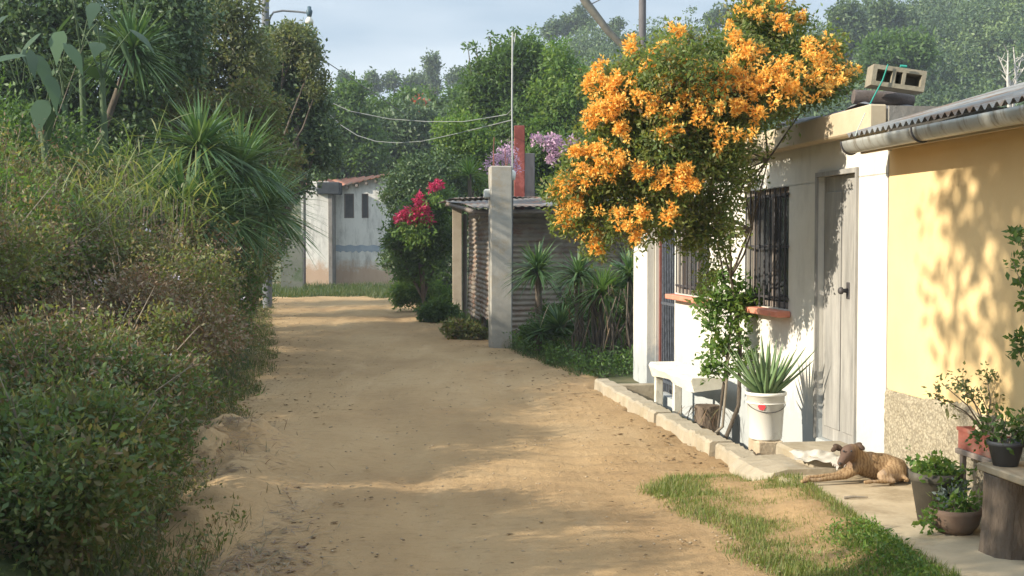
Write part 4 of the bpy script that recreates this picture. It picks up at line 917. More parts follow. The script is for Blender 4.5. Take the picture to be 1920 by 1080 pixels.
m.box(rp.x-hw, rp.x+hw, rp.y-.08, rp.y+.08, -.1, rt.z, bev=.012); o = m.build('red_post', surf('red_post_paint', (.13, .028, .022), (.22, .055, .04), 4, .6, .3, .005, stain=(.28, .08, .07), st_scale=4)); tag(o, 'weathered red painted post rising above the shed roof', 'post')
rp = at(991, 385, 23.4); rt = at(991, 288, 23.4); m = MB(); m.box(rp.x-.12, rp.x+.12, rp.y-.1, rp.y+.1, -.1, rt.z, bev=.012); o = m.build('wooden_post', surf('charred_wood', (.05, .05, .055), (.10, .10, .11), 8, .9, .5, .006, sc=(1, 1, .2))); tag(o, 'dark weathered wooden post right beside the red post', 'post')
m = MB(); q = at(1015, 388, 20.5); m.tube([q, q+Vector((.2, .1, .03)), q+Vector((.42, 0, -.01))], [.05, .07, .04], 8)
o = m.build('cloth_bundle', tarp); tag(o, 'dark rag bundle lying on the shed roof edge', 'bundle')

# ------------------------------------------------------------------ far two-storey house
fh0 = at(628, 532, 47.0)
fh = empty('far_white_house', (fh0.x, 47.0, 0), 0, 'distant white two-level house with red tile roof and faded blue band where the road bends', 'house')
m_, t_, p_, o_ = nodes('stained_whitewash')
n = noise(t_, .9, 8, .65, sc=(1, 1, .5)); c = ramp(t_, n.outputs[0], [(.3, (.50, .49, .46)), (.65, (.70, .68, .63))]).outputs[0]
n2 = noise(t_, 2.6, 8, .75, sc=(1, 1, .25)); f = ramp(t_, n2.outputs[0], [(.48, (0, 0, 0)), (.64, (.8, .8, .8))]).outputs[0]; c = mixc(t_, f, c, (.28, .27, .25))
g_ = t_.nodes.new('ShaderNodeTexCoord'); sx_ = t_.nodes.new('ShaderNodeSeparateXYZ'); t_.links.new(g_.outputs['Object'], sx_.inputs[0])
n3 = noise(t_, 1.5, 8, .8); a = t_.nodes.new('ShaderNodeMath'); a.operation = 'MULTIPLY_ADD'; a.inputs[1].default_value = -.45; t_.links.new(sx_.outputs[2], a.inputs[0]); t_.links.new(n3.outputs[0], a.inputs[2])
f3 = ramp(t_, a.outputs[0], [(-.0, (0, 0, 0)), (.26, (.85, .85, .85))]); f3.color_ramp.elements[0].position = .04
c = mixc(t_, f3.outputs[0], c, (.42, .27, .17)); t_.links.new(c, p_.inputs['Base Color']); p_.inputs['Roughness'].default_value = .9
stw = m_
X_ = lambda px: at(px, 400, 47).x-fh0.x
Zf = lambda py: at(700, py, 47).z
xr, zT1, zT0 = X_(727), Zf(330), Zf(352)
m = MB(); wx = [0, X_(645), X_(664), X_(678), X_(691), xr]; wz = [-.3, Zf(409), Zf(363), zT0]
panel_wall(m, wx, wz, {(1, 1), (3, 1)}, .2, 0.0)
# note: this wall looks toward the camera, so its outer face is at y = 0
m.add([(0, 0, zT0), (xr, 0, zT0), (xr, 0, zT1), (xr, .2, zT0), (0, .2, zT0), (xr, .2, zT1)], [(0, 1, 2), (4, 5, 3), (0, 2, 5, 4)])
m.box(xr-.2, xr, .2, 4, -.3, zT1-.02); m.box(0, .2, .2, 4, -.3, zT0-.02); m.box(.2, xr-.2, 3.8, 4, -.3, zT0)
m.build('wall', stw, fh)
m = MB(); nb = 40; V = []
for i in range(nb+1):
    x = .02+(xr-.04)*i/nb; V += [(x, -.008, Zf(473)+.03*math.sin(i*1.3)+.05*R.random()), (x, -.008, Zf(460)+.02*math.sin(i*.7))]
m.add(V, [(2*i, 2*i+2, 2*i+3, 2*i+1) for i in range(nb)]); m.build('painted_band', surf('blue_band', (.20, .25, .31), (.33, .37, .41), 2, .9, 0, stain=(.4, .4, .38), st_scale=2.5, st_range=(.58, .68)), fh)
m = MB(); x0 = X_(572); m.box(x0, -.10, -.9, -.7, -.3, Zf(340)-.05); m.box(x0, x0+.2, -.7, 4, -.3, Zf(340)-.05)
m.build('side_wall', stw, fh)
m = MB(); m.box(-.10, .05, -.95, -.001, -.3, Zf(338)-.2, bev=.01); m.build('pillar', surf('dark_pillar', (.13, .12, .11), (.24, .22, .2), 3, .9, .3, .01), fh)
m = MB(); m.box(X_(603), X_(644), -1.1, -.3, Zf(366), Zf(344), bev=.02); m.build('dark_box', surf('black_box', (.02, .025, .03), (.05, .055, .06), 3, .6, 0), fh)  # plain dark box in front of the roof corner
for a, b in ((1, 2), (3, 4)):
    xa, xb = wx[a], wx[b]; m = MB(); m.box(xa+.003, xa+.05, .03, .1, wz[1], wz[2]); m.box(xb-.05, xb-.003, .03, .1, wz[1], wz[2]); m.box(xa+.051, xb-.051, .03, .1, wz[1]+.003, wz[1]+.05); m.box(xa+.051, xb-.051, .03, .1, wz[2]-.05, wz[2]-.003)
    f_ = m.build('window', woodm, fh); m = MB(); m.box(xa+.05, xb-.05, .07, .085, wz[1]+.05, wz[2]-.05); m.build('pane', surf('dusty_glass', (.08, .08, .075), (.14, .13, .12), 3, .4, 0), f_)
    m = MB()
    for k in range(1, 5): x = xa+(xb-xa)*k/5; m.box(x-.01, x+.01, .01, .025, wz[1]+.01, wz[2]-.01)
    m.build('bars', steel, f_)
tile = surf('red_roof_tile', (.34, .13, .08), (.50, .22, .14), 3, .85, .3, .01, stain=(.24, .17, .12), st_scale=1.5)
def tiles(parent, P, nu, nv, mat):
    P = [Vector(p) for p in P]; V = []; res = 6
    for k in range(nv*2):
        v = (k//2+(k % 2)*1.0)/nv; dz = .05 if k % 2 == 0 else 0
        for i in range(nu*res+1):
            u = i/(nu*res); q = P[0].lerp(P[1], u).lerp(P[3].lerp(P[2], u), v); V.append(q+Vector((0, 0, .045*abs(math.sin(math.pi*u*nu))+dz+.01*math.sin(i*.9+k*3))))
    w = nu*res+1; m = MB(); m.add(V, [(k*w+i, k*w+i+1, (k+1)*w+i+1, (k+1)*w+i) for k in range(nv*2-1) for i in range(w-1)], True)
    o = m.build('roof', mat, parent); s = o.modifiers.new('thick', 'SOLIDIFY'); s.thickness = .04; s.offset = -1; return o
# pitched sheet of tiles rising to the right, running back from the front wall
tiles(fh, [(xr+.12, -.25, zT1+.05), (xr+.12, 4.3, zT1+.05+.25), (X_(585), 4.3, Zf(352)+.45), (X_(640), -.25, zT0+.02)], 14, 8, tile)
tiles(fh, [(X_(585), 4.3, Zf(352)+.45), (X_(640), -.25, zT0+.02), (X_(578), -1.1, Zf(350)), (X_(560), 2.5, Zf(346)+.1)], 12, 6, tile)
for x in (X_(652), X_(670), X_(688), X_(706)):
    z = zT0+(zT1-zT0)*(x/xr)-.06; m = MB(); m.box(x-.05, x+.05, -.22, -.001, z-.1, z); m.build('rafter', woodm, fh)
m = MB(); g0 = at(560, 500, 42); m.box(at(527, 500, 42).x, at(568, 500, 42).x, 41.95, 42.1, -.1, at(550, 440, 42).z); o = m.build('boundary_wall', surf('mossy_wall', (.10, .11, .09), (.2, .2, .17), 2, .9, .3, .02, stain=(.07, .1, .05), st_scale=1)); tag(o, 'mossy grey wall in the shade left of the far white house', 'wall')
m = MB(); q = at(571, 530, 44); tp2 = at(571, 325, 44); m.tube([(q.x, 44, 0), (tp2.x, 44, tp2.z)], .05, 7)
e = empty('porch_light_pole', (q.x, 44, 0), 0, 'slim dark pole with a small white lamp in front of the far house corner', 'light pole'); o = m.build('pole', steel); o.parent = e; o.matrix_parent_inverse = Matrix.Translation(-Vector((q.x, 44, 0)))
m = MB(); m.lathe([(.001, -.12), (.07, -.1), (.09, 0), (.05, .1), (.001, .12)], 12, Matrix.Translation((0, 0, tp2.z+.1))); m.build('lamp', surf('lamp_white', (.6, .6, .58), (.7, .7, .68), 3, .4, 0), e)

# ------------------------------------------------------------------ street lamp, poles, wires
greym = surf('pole_grey', (.12, .13, .14), (.2, .21, .22), 2, .7, .2, .004)
pb_ = at(498, 80, 30); e = empty('street_lamp', (pb_.x, 30, 0), 0, 'grey utility pole with curved lamp arm rising above the trees at the top left', 'street lamp')
m = MB(); m.tube([(0, 0, 0), (0, 0, 8.6)], [.12, .085], 12); m.build('pole', greym, e)
A_ = [at(508, 30, 30), at(513, 23, 30), at(530, 20, 30), at(560, 22, 30), at(576, 24, 30)]; b0 = Vector((pb_.x, 30, 0))
m = MB(); m.tube([Vector((.07, 0, at(508, 42, 30).z))]+[q-b0 for q in A_], .025, 8); m.build('arm', greym, e)
m = MB(); q = at(580, 22, 30)-b0; m.lathe([(.001, -.13), (.05, -.12), (.075, -.03), (.08, .02), (.05, .06), (.05, .12), (.001, .14)], 14, Matrix.Translation(q)); m.build('lamp_head', surf('lamp_blue', (.05, .09, .12), (.08, .13, .16), 4, .4, 0), e)
m = MB(); m.lathe([(.05, 0), (.1, -.09), (.095, -.16), (.001, -.18)], 14, Matrix.Translation(q+Vector((0, 0, -.13)))); m.build('lamp_glass', surf('frosted_lens', (.6, .58, .5), (.7, .68, .6), 3, .3, 0), e)
def wire_run(label, P, r=.012, sag=.0, mat=None):
    P = [Vector(p) for p in P]; Q = []
    for i in range(len(P)-1):
        for k in range(10):
            t = k/10; q = P[i].lerp(P[i+1], t); q.z -= sag*4*t*(1-t); Q.append(q)
    Q.append(P[-1]); m = MB(); m.tube(Q, r, 6); o = m.build('overhead_wire', mat or wirem); return tag(o, label, 'wire', )
wirem = surf('cable_grey', (.10, .10, .10), (.16, .16, .16), 4, .6, 0)
wirel = surf('cable_pale', (.16, .17, .16), (.24, .25, .24), 4, .6, 0)
wire_run('dark overhead wire descending across the sky left of the far skyline trees', [at(498, 45, 30), at(600, 108, 33), at(690, 168, 37), at(760, 215, 40)], .012)
wire_run('upper pale sagging cable in front of the trees above the far house', [at(560, 150, 31), at(600, 182, 33), at(655, 208, 32.5), at(730, 223, 32), at(800, 228, 31), at(870, 228, 30), at(950, 215, 25), at(960, 205, 18.8)], .009, mat=wirel)
wire_run('lower pale sagging cable in front of the dark trees above the far house', [at(560, 140, 31), at(600, 198, 33), at(640, 235, 33), at(670, 254, 32.5), at(705, 265, 32), at(745, 268, 31.5), at(790, 265, 31), at(850, 252, 29), at(920, 235, 23), at(960, 225, 18.8)], .009, mat=wirel)
m = MB(); q0 = at(1205, -90, 30); m.tube([(q0.x, 30, 0), q0], [.11, .085], 12); o = m.build('utility_pole', surf('dark_pole', (.09, .085, .09), (.15, .14, .14), 2, .8, .3, .004)); tag(o, 'upright dark utility pole behind the orange flowers against the sky', 'utility pole')
m = MB(); m.tube([at(1060, -60, 26), at(1100, 6, 26), at(1140, 58, 26), at(1200, 118, 26), at(1330, 250, 26.5), at(1400, 420, 27)], [.09, .09, .075, .06, .06, .06], 8); o = m.build('leaning_pole', surf('leaning_wood', (.09, .09, .08), (.17, .16, .13), 6, .9, .4, .006)); tag(o, 'long dark pole leaning diagonally across the sky toward the orange flowers', 'pole')
m = MB(); m.tube([at(1108, 8, 26), at(1140, -8, 26)], .012, 5); o = m.build('overhead_wire', wirem); tag(o, 'short thin wire leaving the leaning pole at the top edge', 'wire')

# ------------------------------------------------------------------ trees and shrubs behind
def bt(name, label, L, d, mat, nc, per, spread, size, r0=.12, zb=None, **kw):
    lobes = [plobe(*((l[0], l[1], d+(l[3] if len(l) > 3 else 0), l[2]))) for l in L]
    bxx = kw.pop('bx', sum(l[0] for l in lobes)/len(lobes)); byy = d
    return tree(name, label, kw.pop('cat', 'tree'), (bxx, byy, float(ground_z(bxx, byy)) if zb is None else zb), lobes, mat, nc, per, spread, size, r0, **kw)
bt('broadleaf_tree', 'dark broad tree filling the top left corner behind the big leaves', [(60, 60, 110), (200, 50, 95), (320, 40, 80), (130, 160, 90), (20, 190, 80), (260, 130, 70), (300, 80, 80), (100, 100, 90), (150, 260, 80), (60, 270, 70), (240, 240, 60), (0, 120, 80)], 19, G['dark'], 5200, 9, .10, .10, .16)
bt('grey_tree', 'grey-green twiggy tree left of the street lamp pole', [(330, 100, 75), (420, 70, 70), (390, 170, 60), (470, 110, 55), (440, 20, 45), (350, 200, 60), (430, 230, 60), (300, 170, 60), (240, 200, 60)], 22, G['grey'], 4200, 8, .09, .085, .14)
bt('brown_shrub_tree', 'brownish bushy tree at mid left under the grey tree', [(430, 250, 60), (480, 270, 55), (520, 320, 45), (380, 230, 50), (330, 200, 50), (480, 200, 50), (420, 330, 60), (460, 380, 50), (310, 290, 60), (250, 300, 50)], 20, G['weed'], 3000, 8, .08, .08, .1, bx=-5.0)
bt('dark_tree', 'tall dark round tree under the street lamp', [(560, 100, 42), (530, 150, 60), (560, 210, 58), (500, 210, 60), (600, 270, 45), (540, 280, 55), (510, 90, 40), (590, 190, 30), (540, 350, 36), (480, 330, 60), (470, 420, 60), (505, 440, 40)], 26, G['dark'], 5600, 9, .09, .10, .18, shell=.4, bx=-5.9)
bt('olive_tree', 'lighter green crown showing at the top of the dark tree', [(560, 80, 34), (585, 120, 26), (535, 70, 26), (595, 165, 24)], 25.2, G['grey'], 700, 8, .07, .08, .06, bx=-5.6)
bt('leaning_tree', 'green tree right of the dark tree below the descending wire', [(640, 190, 38), (650, 240, 50), (620, 290, 50), (680, 280, 45), (665, 175, 22), (630, 230, 40)], 52, G['green'], 2600, 8, .16, .19, .16)
bt('shade_tree', 'dark spreading tree behind the red roof of the far house', [(700, 270, 65), (780, 260, 70), (850, 270, 55), (740, 310, 60), (640, 300, 50), (820, 320, 60), (760, 350, 60)], 56, G['dark'], 4200, 8, .22, .24, .3)
bt('flowering_tree', 'yellow-green tree with a red blossom patch above the dark tree at centre', [(690, 222, 34), (740, 222, 36), (790, 220, 34), (850, 212, 36), (880, 200, 36), (770, 230, 50), (830, 240, 45)], 60, G['green'], 3200, 8, .22, .22, .3)
hb_ = S.objects['flowering_tree']; q = at(787, 197, 58.6)-hb_.location
foliage('blossom', [(q.x, q.y, q.z, .4, .3, .25)], 60, 8, .1, .14, leafmat('dull_red', [(.35, .06, .05), (.45, .12, .09)]), hb_, .6)
bt('tall_green_tree', 'tall bright-topped green tree behind the shed and the pale pipe', [(950, 130, 50), (985, 110, 40), (920, 190, 60), (965, 220, 70), (1005, 150, 45), (900, 150, 32), (990, 260, 70)], 36, G['green'], 4200, 9, .11, .13, .2)
bt('feathery_tree', 'light green upright tree to the right of the pale pipe', [(1045, 110, 34), (1070, 150, 42), (1090, 200, 50), (1050, 190, 50), (1100, 260, 55), (1040, 250, 55), (1130, 300, 50)], 35, G['bright'], 2400, 9, .11, .12, .16, shell=.45)
bt('dark_filler_tree', 'deep green tree low behind the purple flowers', [(1020, 300, 70), (1100, 320, 70), (1160, 370, 60), (950, 330, 60), (880, 340, 50)], 38, G['dark'], 2600, 9, .13, .14, .16)
m = MB(); e = empty('treetop_shoots', at(900, 140, 36), 0, 'thin leafy shoots sticking up into the sky left of the pale pipe', 'shoots'); T = []
for (px, y0, y1) in ((878, 170, 90), (893, 160, 88), (918, 150, 68), (930, 150, 80), (963, 120, 62), (905, 150, 110)):
    a, b = at(px+8, y0, 36)-e.location, at(px, y1, 36)-e.location; m.tube([a, b], [.03, .01], 5); T += [b, a.lerp(b, .6)]
m.build('stem', bark, e); foliage('leaves', [(t.x, t.y, t.z, .16) for t in T], 90, 6, .06, .13, G['green'], e, .4, .3, .2, .1)
bt('round_bush', 'light green leafy bush in front of the tall trees left of the concrete post', [(870, 260, 42), (850, 300, 36), (900, 280, 36), (840, 250, 28), (880, 320, 40)], 31, G['bright'], 1500, 8, .09, .10, .08, cat='bush')
bt('poinsettia_shrub', 'tall shrub carrying crimson flower heads right of the far house', [(780, 410, 38), (810, 390, 34), (760, 440, 34), (800, 450, 40), (830, 370, 26), (790, 470, 30), (815, 500, 30), (765, 500, 26), (745, 440, 24), (840, 440, 30)], 27, G['green'], 1400, 8, .07, .10, .06, cat='shrub')
pz_ = S.objects['poinsettia_shrub']; L = []
for (px, py, r) in ((755, 405, 12), (770, 400, 12), (785, 375, 11), (792, 390, 11), (800, 410, 10), (820, 345, 9), (775, 415, 9), (745, 412, 8), (788, 400, 12), (812, 352, 7)):
    q = plobe(px, py, 26.2, r); L.append((q[0]-pz_.location.x, q[1]-pz_.location.y, q[2]-pz_.location.z, q[3]))
foliage('flowers', L, 300, 6, .025, .075, G['red'], pz_, .4, .9, -.2, .3)
foliage('young_leaves', [(a-.02, b-.05, c-.32, .2) for a, b, c, r in L[:7]], 120, 6, .05, .10, G['bright'], pz_, .4, .3, -.5, .2)
bt('dark_bush', 'dark green bush filling the space between far house and shed', [(770, 340, 50), (820, 440, 48), (790, 490, 45), (750, 480, 36), (840, 500, 40), (830, 330, 50), (845, 400, 40), (745, 380, 30)], 30.5, G['dark'], 3000, 8, .10, .10, .1, cat='bush')
bt('low_bright_bush', 'low yellow-green bush at the road bend right of the far house', [(785, 535, 30), (760, 550, 26), (805, 550, 30), (830, 565, 22)], 28.5, G['bright'], 1300, 8, .06, .08, .03, cat='bush', shell=.3)
bt('verge_bush', 'low olive bush on the verge left of the shed corner post', [(820, 585, 22), (845, 598, 20), (800, 592, 16)], 24.5, G['green'], 900, 7, .05, .07, .03, cat='bush', shell=.3)
bt('verge_bush', 'small weedy bush on the verge between shed panel and concrete post', [(872, 622, 20), (895, 630, 18), (850, 618, 16)], 20.3, G['weed'], 800, 7, .045, .06, .03, cat='bush', shell=.3)
bt('pink_bush', 'shrub with pale purple blossoms behind the red post', [(1040, 290, 40), (1075, 310, 45), (1010, 310, 38), (1060, 350, 40)], 26, G['green'], 1100, 8, .07, .09, .05, cat='bush')
pk = S.objects['pink_bush']; L = []
for (px, py, r) in ((1035, 262, 12), (1048, 275, 14), (1020, 268, 10), (1075, 268, 10), (1062, 282, 10), (1090, 280, 9), (1035, 298, 9), (1005, 262, 8)):
    q = plobe(px, py, 25.4, r); L.append((q[0]-pk.location.x, q[1]-pk.location.y, q[2]-pk.location.z, q[3]))
foliage('flowers', L, 260, 6, .03, .06, G['pink'], pk, .6, .9, 0, .3)
bt('dry_pink_bush', 'straggly bush with brownish pink flowers behind the top of the concrete post', [(945, 290, 22), (925, 305, 16), (955, 310, 20)], 21.5, G['pink'], 150, 6, .05, .05, .02, cat='bush')

# far skyline trees, each standing on the ridge
m_far = G['far']
def skytree(name, label, L, d, mat=m_far, nc=260, r0=.2, size=.4, zb=None, **kw):
    return bt(name, label, L, d, mat, nc, 7, .28, size, r0, zb=zb, **kw)
skytree('round_tree', 'rounded tree alone on the skyline above the upper cable', [(700, 148, 10), (693, 158, 12), (703, 165, 10)], 140, zb=14)
skytree('small_tree', 'small open tree on the skyline just right of the rounded one', [(737, 150, 9), (730, 158, 7), (742, 158, 6)], 140, zb=14, nc=160)
skytree('tall_oval_tree', 'tall narrow tree with an oval head standing highest at the centre skyline', [(810, 113, 9), (811, 124, 10), (808, 134, 7), (812, 150, 8)], 140, zb=14, nc=300)
skytree('narrow_tree', 'narrow tree on the skyline beside the leaning green tree', [(645, 146, 7), (648, 156, 8)], 140, zb=14, nc=140)
skytree('dome_tree', 'broad dome of tree crowns below the tall oval tree', [(785, 160, 26), (765, 168, 20), (805, 165, 22)], 142, zb=12, nc=500)
skytree('wide_tree', 'wide dark tree on the skyline right of the tall oval tree', [(850, 152, 16), (870, 145, 18), (890, 150, 20)], 138, zb=13, nc=450)
def pine(name, label, px, py0, py1, d, w, mat=m_far):
    a, b = at(px, py0, d), at(px, py1, d); e = empty(name, (b.x, d, b.z), 0, label, 'tree'); h = a.z-b.z
    m = MB(); m.tube([(0, 0, -2), (0, 0, h)], [.22, .05], 6); m.build('trunk', bark, e)
    L = [(R.uniform(-.3, .3)*w*(1-t), R.uniform(-.3, .3), h*(t*.75+.25), w*(1-t*.8)*R.uniform(.7, 1.1), w*(1-t*.8), h*.07) for t in np.linspace(0, .97, 8)]
    foliage('crown', L, 330, 7, .2, .4, mat, e, .4, .5, .1, .3); return e
pine('pine_tree', 'layered pine standing out on the hill crest left of the leaning pole', 1088, 14, 62, 148, 2.0)
pine('pine_tree', 'smaller pine on the hill crest just left of the layered pine', 1062, 32, 66, 148, 1.2)
skytree('crest_tree', 'rounded crest tree at the start of the hill above the tall green trees', [(1040, 52, 12), (1028, 60, 10)], 146, zb=20)
skytree('crest_tree', 'small crest tree between the leaning pole and the upright pole', [(1158, 48, 8), (1150, 56, 9)], 148, zb=22, nc=160)
skytree('crest_tree', 'domed crest tree showing above the orange flowers right of the upright pole', [(1350, 28, 16), (1335, 38, 14), (1365, 40, 14)], 140, zb=22)
skytree('crest_tree', 'big rounded tree standing tall on the skyline right of the orange flowers', [(1585, 36, 28), (1600, 60, 30), (1575, 75, 26)], 110, zb=14, nc=700, r0=.35)
skytree('crest_tree', 'large pale crown on the slope right of the big rounded skyline tree', [(1655, 30, 34), (1690, 60, 40), (1640, 70, 34)], 115, zb=16, nc=900, r0=.3)
skytree('slope_tree', 'lighter green spreading crown on the slope above the concrete block', [(1680, 100, 36), (1640, 110, 28), (1720, 105, 30)], 75, zb=4, nc=1200, size=.3, mat=G['green'])
# pale bare branches
e = empty('bare_tree', at(1895, 190, 60), 0, 'bare bleached branches above the corrugated roof at the right edge', 'tree'); m = MB()
bb = at(1895, 190, 60)
for (px, py) in ((1873, 108), (1900, 88), (1885, 128), (1918, 100), (1890, 95), (1910, 130), (1878, 140), (1925, 120)):
    q = at(px, py, 60)-bb; k1 = q*.45+Vector((R.uniform(-.3, .3), R.uniform(-.3, .3), 0)); m.tube([(0, 0, -2), k1, q], [.09, .06, .02], 5)
    for j_ in range(3): z = k1.lerp(q, R.random()); m.tube([z, z+Vector((R.uniform(-.5, .5), R.uniform(-.3, .3), R.uniform(-.1, .5)))], [.025, .01], 4)
m.build('branches', surf('bleached_wood', (.38, .36, .33), (.5, .48, .44), 5, .9, 0), e)
# the wooded hill: countless crowns reading as one mass
P = []; O = []; T = []; Sz = []
rr = np.random.default_rng(5); cnt = 0
while cnt < 900:
    y = 62+100*rr.random()**.8; px = rr.uniform(600, 2150); x = (px-960)/2300*y
    if px < 1000 and y < 110: continue
    z0 = float(ground_z(x, y)); r = rr.uniform(1.8, 3.4)*(.7+.3*y/150); cnt += 1
    c_ = np.array([x, y, z0+r*1.0]); n = int(34)
    nl = 6; tr = rr.random()**1.3
    for _ in range(nl):
        o_ = rr.normal(size=3)*r*np.array([.5, .5, .42]); d_ = unit(rr.normal(size=(n, 3))+np.array([0, -.2, .35])); pr = c_+o_+d_*r*.5*(.8+.25*rr.random((n, 1)))
        pr = np.repeat(pr, 5, 0)+rr.normal(size=(n*5, 3))*.2; P.append(pr); O.append(np.repeat(d_, 5, 0)); T.append(np.clip(tr*.75+.35*rr.random(n*5), 0, 1))
P = np.concatenate(P); O = np.concatenate(O); T = np.concatenate(T); D = unit(O*.5+rr.normal(size=P.shape)*.6)
V, F = leaf_geo(P, D, .32*(.6+.8*rr.random(len(P))), .19); o = npmesh('hillside_forest', V, F, m_far, None, np.repeat(T, 2)); tag(o, 'dense wooded hillside rising at the upper right behind the houses', 'forest', kind='stuff'); print('FOREST', len(P))

# ------------------------------------------------------------------ left bank: hedge shrubs, yuccas, grasses, big leaves
def shrub(name, label, d, off, rx, ry, h, mat, n, size, seed, cat='shrub', flowers=None, asp=.45, up=.1, spread=None, mats2=None):
    rr = random.Random(seed); x = float(xL(d))-off; z0 = float(ground_z(x, d)); e = empty(name, (x, d, z0), 0, label, cat)
    L = []
    for i in range(15):
        a = rr.uniform(0, 6.28); q = rr.uniform(.1, .85); lx, ly = math.cos(a)*rx*q, math.sin(a)*ry*q; lz = h*(.2+.55*rr.random()*(1-.35*q)); L.append((lx, ly, lz, rx*rr.uniform(.22, .5), ry*rr.uniform(.22, .45), h*rr.uniform(.13, .32)))
    L.append((0, 0, h*.38, rx*.68, ry*.68, h*.42))
    m = MB()
    for i in range(34):
        l = L[i % len(L)]; q = Vector((l[0], l[1], l[2]))+Vector((rr.gauss(0, .8)*l[3], rr.gauss(0, .8)*l[4], rr.uniform(.2, 1.45)*l[5])); m.tube([(rr.uniform(-.15, .15), rr.uniform(-.15, .15), -.05), q*.55+Vector((rr.uniform(-.05, .05), rr.uniform(-.05, .05), .05)), q], [.011, .006, .002], 4)
    m.build('stems', palebark, e)
    per = 14
    if mats2: foliage('dry_leaves', L, n//per//3, per, size*1.4, size*.9, mats2, e, .3, .4, .1, .8)
    # sprigs poking out of the outline
    k = 130; P, O, T = lobe_pts(L, k, 1, .01, 1.0); V = []; F = []
    Ps = np.repeat(P, 10, 0); Os = np.repeat(unit(O+np.array([0, 0, .6])), 10, 0); t = np.tile(np.linspace(0, 1, 10), k)[:, None]
    C_ = Ps+Os*t*size*(2+6*np.repeat(N.random(k), 10)[:, None]); D_ = unit(Os*.6+N.normal(size=C_.shape)*.6); V2, F2 = leaf_geo(C_, D_, size*(.5+.5*N.random(len(C_))), size*.3)
    P, O, T = lobe_pts(L, n//per, per, spread or size*1.15, .25); D_ = unit(O*.45+N.normal(size=P.shape)*.6+np.array([0, 0, up])); Ln = size*(.6+.8*N.random(len(P)))
    V1, F1 = leaf_geo(P, D_, Ln, Ln*asp); npmesh('leaves', np.concatenate([V1, V2]), np.concatenate([F1, F2+len(V1)]), mat, e, np.concatenate([np.repeat(T, 2), np.repeat(N.random(len(C_)), 2)]))
    if flowers:
        fm, fn, fs = flowers; P, O, T = lobe_pts(L, fn, 5, fs*.6, 1.0); D_ = unit(O+N.normal(size=P.shape)*.6); V, F = leaf_geo(P, D_, fs, fs*.7); npmesh('flowers', V, F, fm, e, np.repeat(T, 2))
    return e
wd_, br_, lu_, gn_ = G['weed'], G['brown'], G['lush'], G['green']
HD = [
 ('leafy_shrub', 'dark leafy shrub at the bottom left corner of the picture', 5.5, .62, .62, .7, .85, lu_, 26000, .040, None, wd_),
 ('leafy_shrub', 'low green shrub beside the road next to the dark cavity, bottom left', 6.7, .74, .75, .75, .92, lu_, 30000, .038, (G['pale'], 5, .02), br_),
 ('weedy_shrub', 'mixed green and brown shrub left of the lit dirt mound', 8.1, .85, .78, .8, .98, wd_, 30000, .038, (G['pale'], 10, .03), br_),
 ('weedy_shrub', 'brownish weedy shrub just beyond the lit dirt mound', 9.7, .75, .8, .85, 1.25, br_, 28000, .038, (G['pale'], 14, .03), br_),
 ('dry_shrub', 'dry brown stemmed shrub in the middle of the left hedge', 11.4, .8, .95, 1.05, 1.6, wd_, 28000, .042, (G['pale'], 12, .035), br_),
 ('weedy_shrub', 'weedy shrub with pinkish seed heads past the middle of the left hedge', 13.3, .75, .95, 1.2, 1.8, wd_, 24000, .047, (G['pink'], 10, .03), br_),
 ('rounded_shrub', 'green shrub where the hedge first meets the narrowing road', 15.8, .8, 1.0, 1.4, 2.1, gn_, 18000, .06, None, br_),
 ('rounded_shrub', 'dusty green shrub reaching toward the road below the spiky yuccas', 18.8, .85, 1.1, 1.6, 2.3, wd_, 16000, .065, None, None),
 ('rounded_shrub', 'shaded shrub farther along the left road edge', 22.3, 1.0, 1.2, 1.9, 2.7, gn_, 15000, .075, None, None),
 ('rounded_shrub', 'dark shrub before the mossy wall on the left verge', 26.5, 1.1, 1.3, 2.1, 3.0, G['dark'], 14000, .085, None, None),
 ('rounded_shrub', 'dark leafy thicket next to the mossy wall by the far house', 31.5, 1.4, 1.5, 2.4, 3.3, G['dark'], 13000, .10, None, None),
 ('bank_shrub', 'brown and green thicket on the bank at the left picture edge', 9.0, 2.0, .95, 1.0, 1.35, wd_, 26000, .040, (G['pale'], 10, .03), br_),
 ('bank_shrub', 'bright green topped thicket on the bank below the straw-coloured grass', 11.0, 2.0, 1.0, 1.1, 1.6, G['bright'], 18000, .05, (G['pale'], 14, .035), br_),
 ('bank_shrub', 'tangled shrub with pale flowers on the bank beneath the yuccas', 13.2, 2.0, 1.2, 1.3, 1.9, wd_, 20000, .055, (G['pale'], 16, .035), br_),
 ('bank_shrub', 'dense shrub on the bank behind the yuccas', 16.3, 2.1, 1.4, 1.6, 2.4, gn_, 18000, .065, None, None),
 ('bank_shrub', 'dark bank shrub under the dark round tree', 20.3, 2.4, 1.6, 2.0, 3.0, G['dark'], 12000, .08, None, None),
 ('bank_shrub', 'tall dense growth on the bank under the broad corner tree', 15.2, 3.2, 1.6, 1.4, 2.7, G['green'], 20000, .07, None, None),
 ('bank_shrub', 'grassy thicket high on the bank at the left edge', 12.3, 2.6, 1.2, 1.1, 1.9, G['weed'], 20000, .055, (G['pale'], 12, .035), br_),
 ('bank_shrub', 'dark thicket high on the bank behind the grey tree', 18.0, 4.6, 1.9, 2.0, 2.9, G['dark'], 13000, .08, None, None),
]
for i, (nm, lb_, d, off, rx, ry, h, mt, n, sz, fl_, m2) in enumerate(HD):
    shrub(nm, lb_, d, off, rx, ry, h, mt, n, sz, 100+i, flowers=fl_, mats2=m2)
